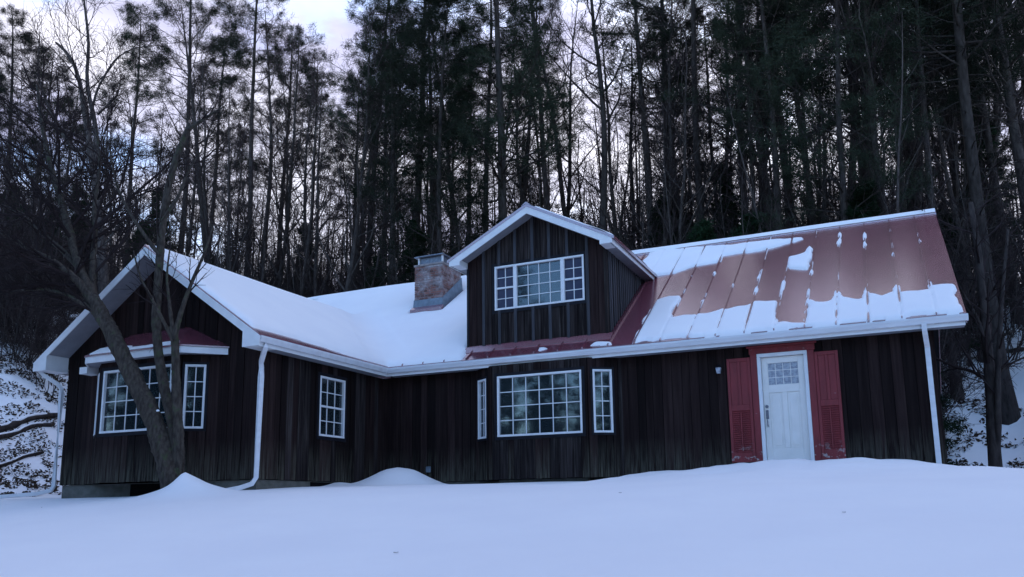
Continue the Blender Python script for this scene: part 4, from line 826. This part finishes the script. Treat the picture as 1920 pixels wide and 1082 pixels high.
# ---- twin-stemmed tree and logs at the edges
A3 = stems([([(1866, 880), (1862, 800), (1858, 720), (1850, 640), (1842, 560), (1835, 470), (1820, 380)], 5.2, 5.6, .155, .06),
            ([(1868, 870), (1872, 800), (1870, 720), (1874, 640), (1880, 540), (1890, 430)], 5.2, 5.0, .085, .03),
            ([(1852, 660), (1835, 600), (1812, 560), (1795, 530)], 5.4, 5.0, .05, .015),
            ([(1858, 730), (1880, 690), (1915, 672), (1950, 660)], 5.3, 5.0, .045, .015)], 14)
for k in (0, 1): A3[0][k, 0, 2] = float(H(A3[0][k, 0, 0], A3[0][k, 0, 1])) - .2
w2, x2, _ = kids(A3[0], A3[1], 10, .25, .98, .5, 1.1, lambda t, p: p * .3 * (1.2 - .6 * t), .4, 6, .05, .13, .010)
w3, x3, _ = kids(w2, x2, 7, .12, 1, .4, .95, lambda t, p: p * .5, .6, 4, .04, .16, .006)
tt = bpy.data.objects.new('twin_tree', None); COL.objects.link(tt); tt.location = A3[0][0, 0]; bpy.context.view_layer.update()
tag(tt, 'leafless tree with two stems growing from leaf litter right of the house', 'tree')
link('trunk', mesh_np('twin_trunk', *tubes(A3[0], A3[1], 9), True), M['bark'], tt)
link('crown', mesh_np('twin_crown', *merge([tubes(w2, x2, 3), tubes(w3, x3, 3)])), M['twig'], tt)
def log(p, q, r, label):
    P = np.array(p, float); Q = np.array(q, float); K = 12; t = np.linspace(0, 1, K)[:, None]
    pts = P * (1 - t) + Q * t; pts[:, 2] = H(pts[:, 0], pts[:, 1]) + r * .75; pts[:, 2] = .5 * pts[:, 2] + .5 * np.linspace(pts[0, 2], pts[-1, 2], K)
    pts[:, 2] = np.maximum(pts[:, 2], H(pts[:, 0], pts[:, 1]) + r * .35) + .02 * np.sin(t[:, 0] * 11)
    V, F = tubes(pts[None], (r * np.linspace(1, .6, K) * (1 + .12 * np.sin(np.arange(K) * 2.1) + .08 * rng.normal(size=K)))[None], 10)
    b = MB(); b.add(V, [tuple(f) for f in F] + [tuple(range(10))[::-1], tuple(range(110, 120))]); o = b.build('fallen_log', M['bark'], smooth=False); tag(o, label, 'log')
    sn_ = pts[2:-2] + np.array([0, 0, r * .55]); V, F = tubes(sn_[None], (r * .62 * np.linspace(1, .6, K)[2:-2])[None], 8); so_ = link('snow_cap', mesh_np('snow_cap', V, F, True), M['roofsnow'], o); return o
def hit(px, py):
    d = CF + CR * (px - 960) / FPX - CU * (py - PPY) / FPX
    ts = np.linspace(8, 70, 2500); q = CP[None] + d[None] * ts[:, None]; b = np.nonzero(q[:, 2] < H(q[:, 0], q[:, 1]))[0]
    return q[b[0]] if len(b) else q[-1]
log(hit(-30, 820), hit(108, 783), .13, 'thick fallen log with snow on top, uphill left of the wing')
log(hit(-30, 832), hit(100, 800), .10, 'fallen log lying just below the thick snowy log')
log(hit(-30, 888), hit(80, 850), .07, 'thin fallen log low on the slope beside the left downspout')
log(hit(1840, 668), hit(1960, 655), .13, 'dark fallen trunk across the slope right of the house')
# dead leaves and ground cover poking through the snow
def litter(name, cx0, cx1, cy0, cy1, n, size, label, thr):
    x = rng.uniform(cx0, cx1, n * 6); y = rng.uniform(cy0, cy1, n * 6); k = sn(x, y, 2.4) + .8 * sn(x + 5, y, 6) > thr; x, y = x[k][:n], y[k][:n]
    ok = ~((x > -7) & (x < 13) & (y > -6) & (y < 10.4)); x, y = x[ok], y[ok]; z = H(x, y) + rng.uniform(.0, .09, len(x)); c = np.stack([x, y, z], -1)
    a = unit(rng.normal(size=(len(x), 3)) * [1, 1, .55]); b = unit(np.cross(a, rng.normal(size=(len(x), 3)))); s = size * rng.uniform(.5, 1.3, (len(x), 1))
    V = np.stack([c - a * s, c - b * s * .45, c + a * s, c + b * s * .45], 1).reshape(-1, 3)
    tag(link(name, mesh_np(name, V, np.arange(len(V)).reshape(-1, 4)), M['leaf']), label, 'leaf litter', kind='stuff')
litter('leaf_litter', -30, -8, -4, 22, 70000, .06, 'dead leaves showing through snow on the slope left of the wing', -.15)
litter('leaf_litter', 12.4, 22, 3.4, 26, 12000, .08, 'dead leaves and low plants on the slope right of the house', .25)
for k, (px, py) in enumerate([(1163, 926), (1585, 992), (78, 953), (742, 1058)]):
    p = hit(px, py); mb = MB(); s = rng.uniform(.016, .022); a = rng.uniform(0, 6.28)
    r = [(math.cos(a) * u - math.sin(a) * v, math.sin(a) * u + math.cos(a) * v) for u, v in ((-1.3, 0), (-.4, -.5), (.8, -.35), (1.3, .1), (.3, .55))]
    zz = float(H(p[0], p[1])) + .012; mb.prism([(p[0] + u * s, p[1] + v * s, zz + .003 * abs(u)) for u, v in r], (0, 0, .004)); tag(mb.build('fallen_leaf', M['leaf']), 'small dead leaf lying on the open snow', 'leaf', 'dead leaves on the open snow')
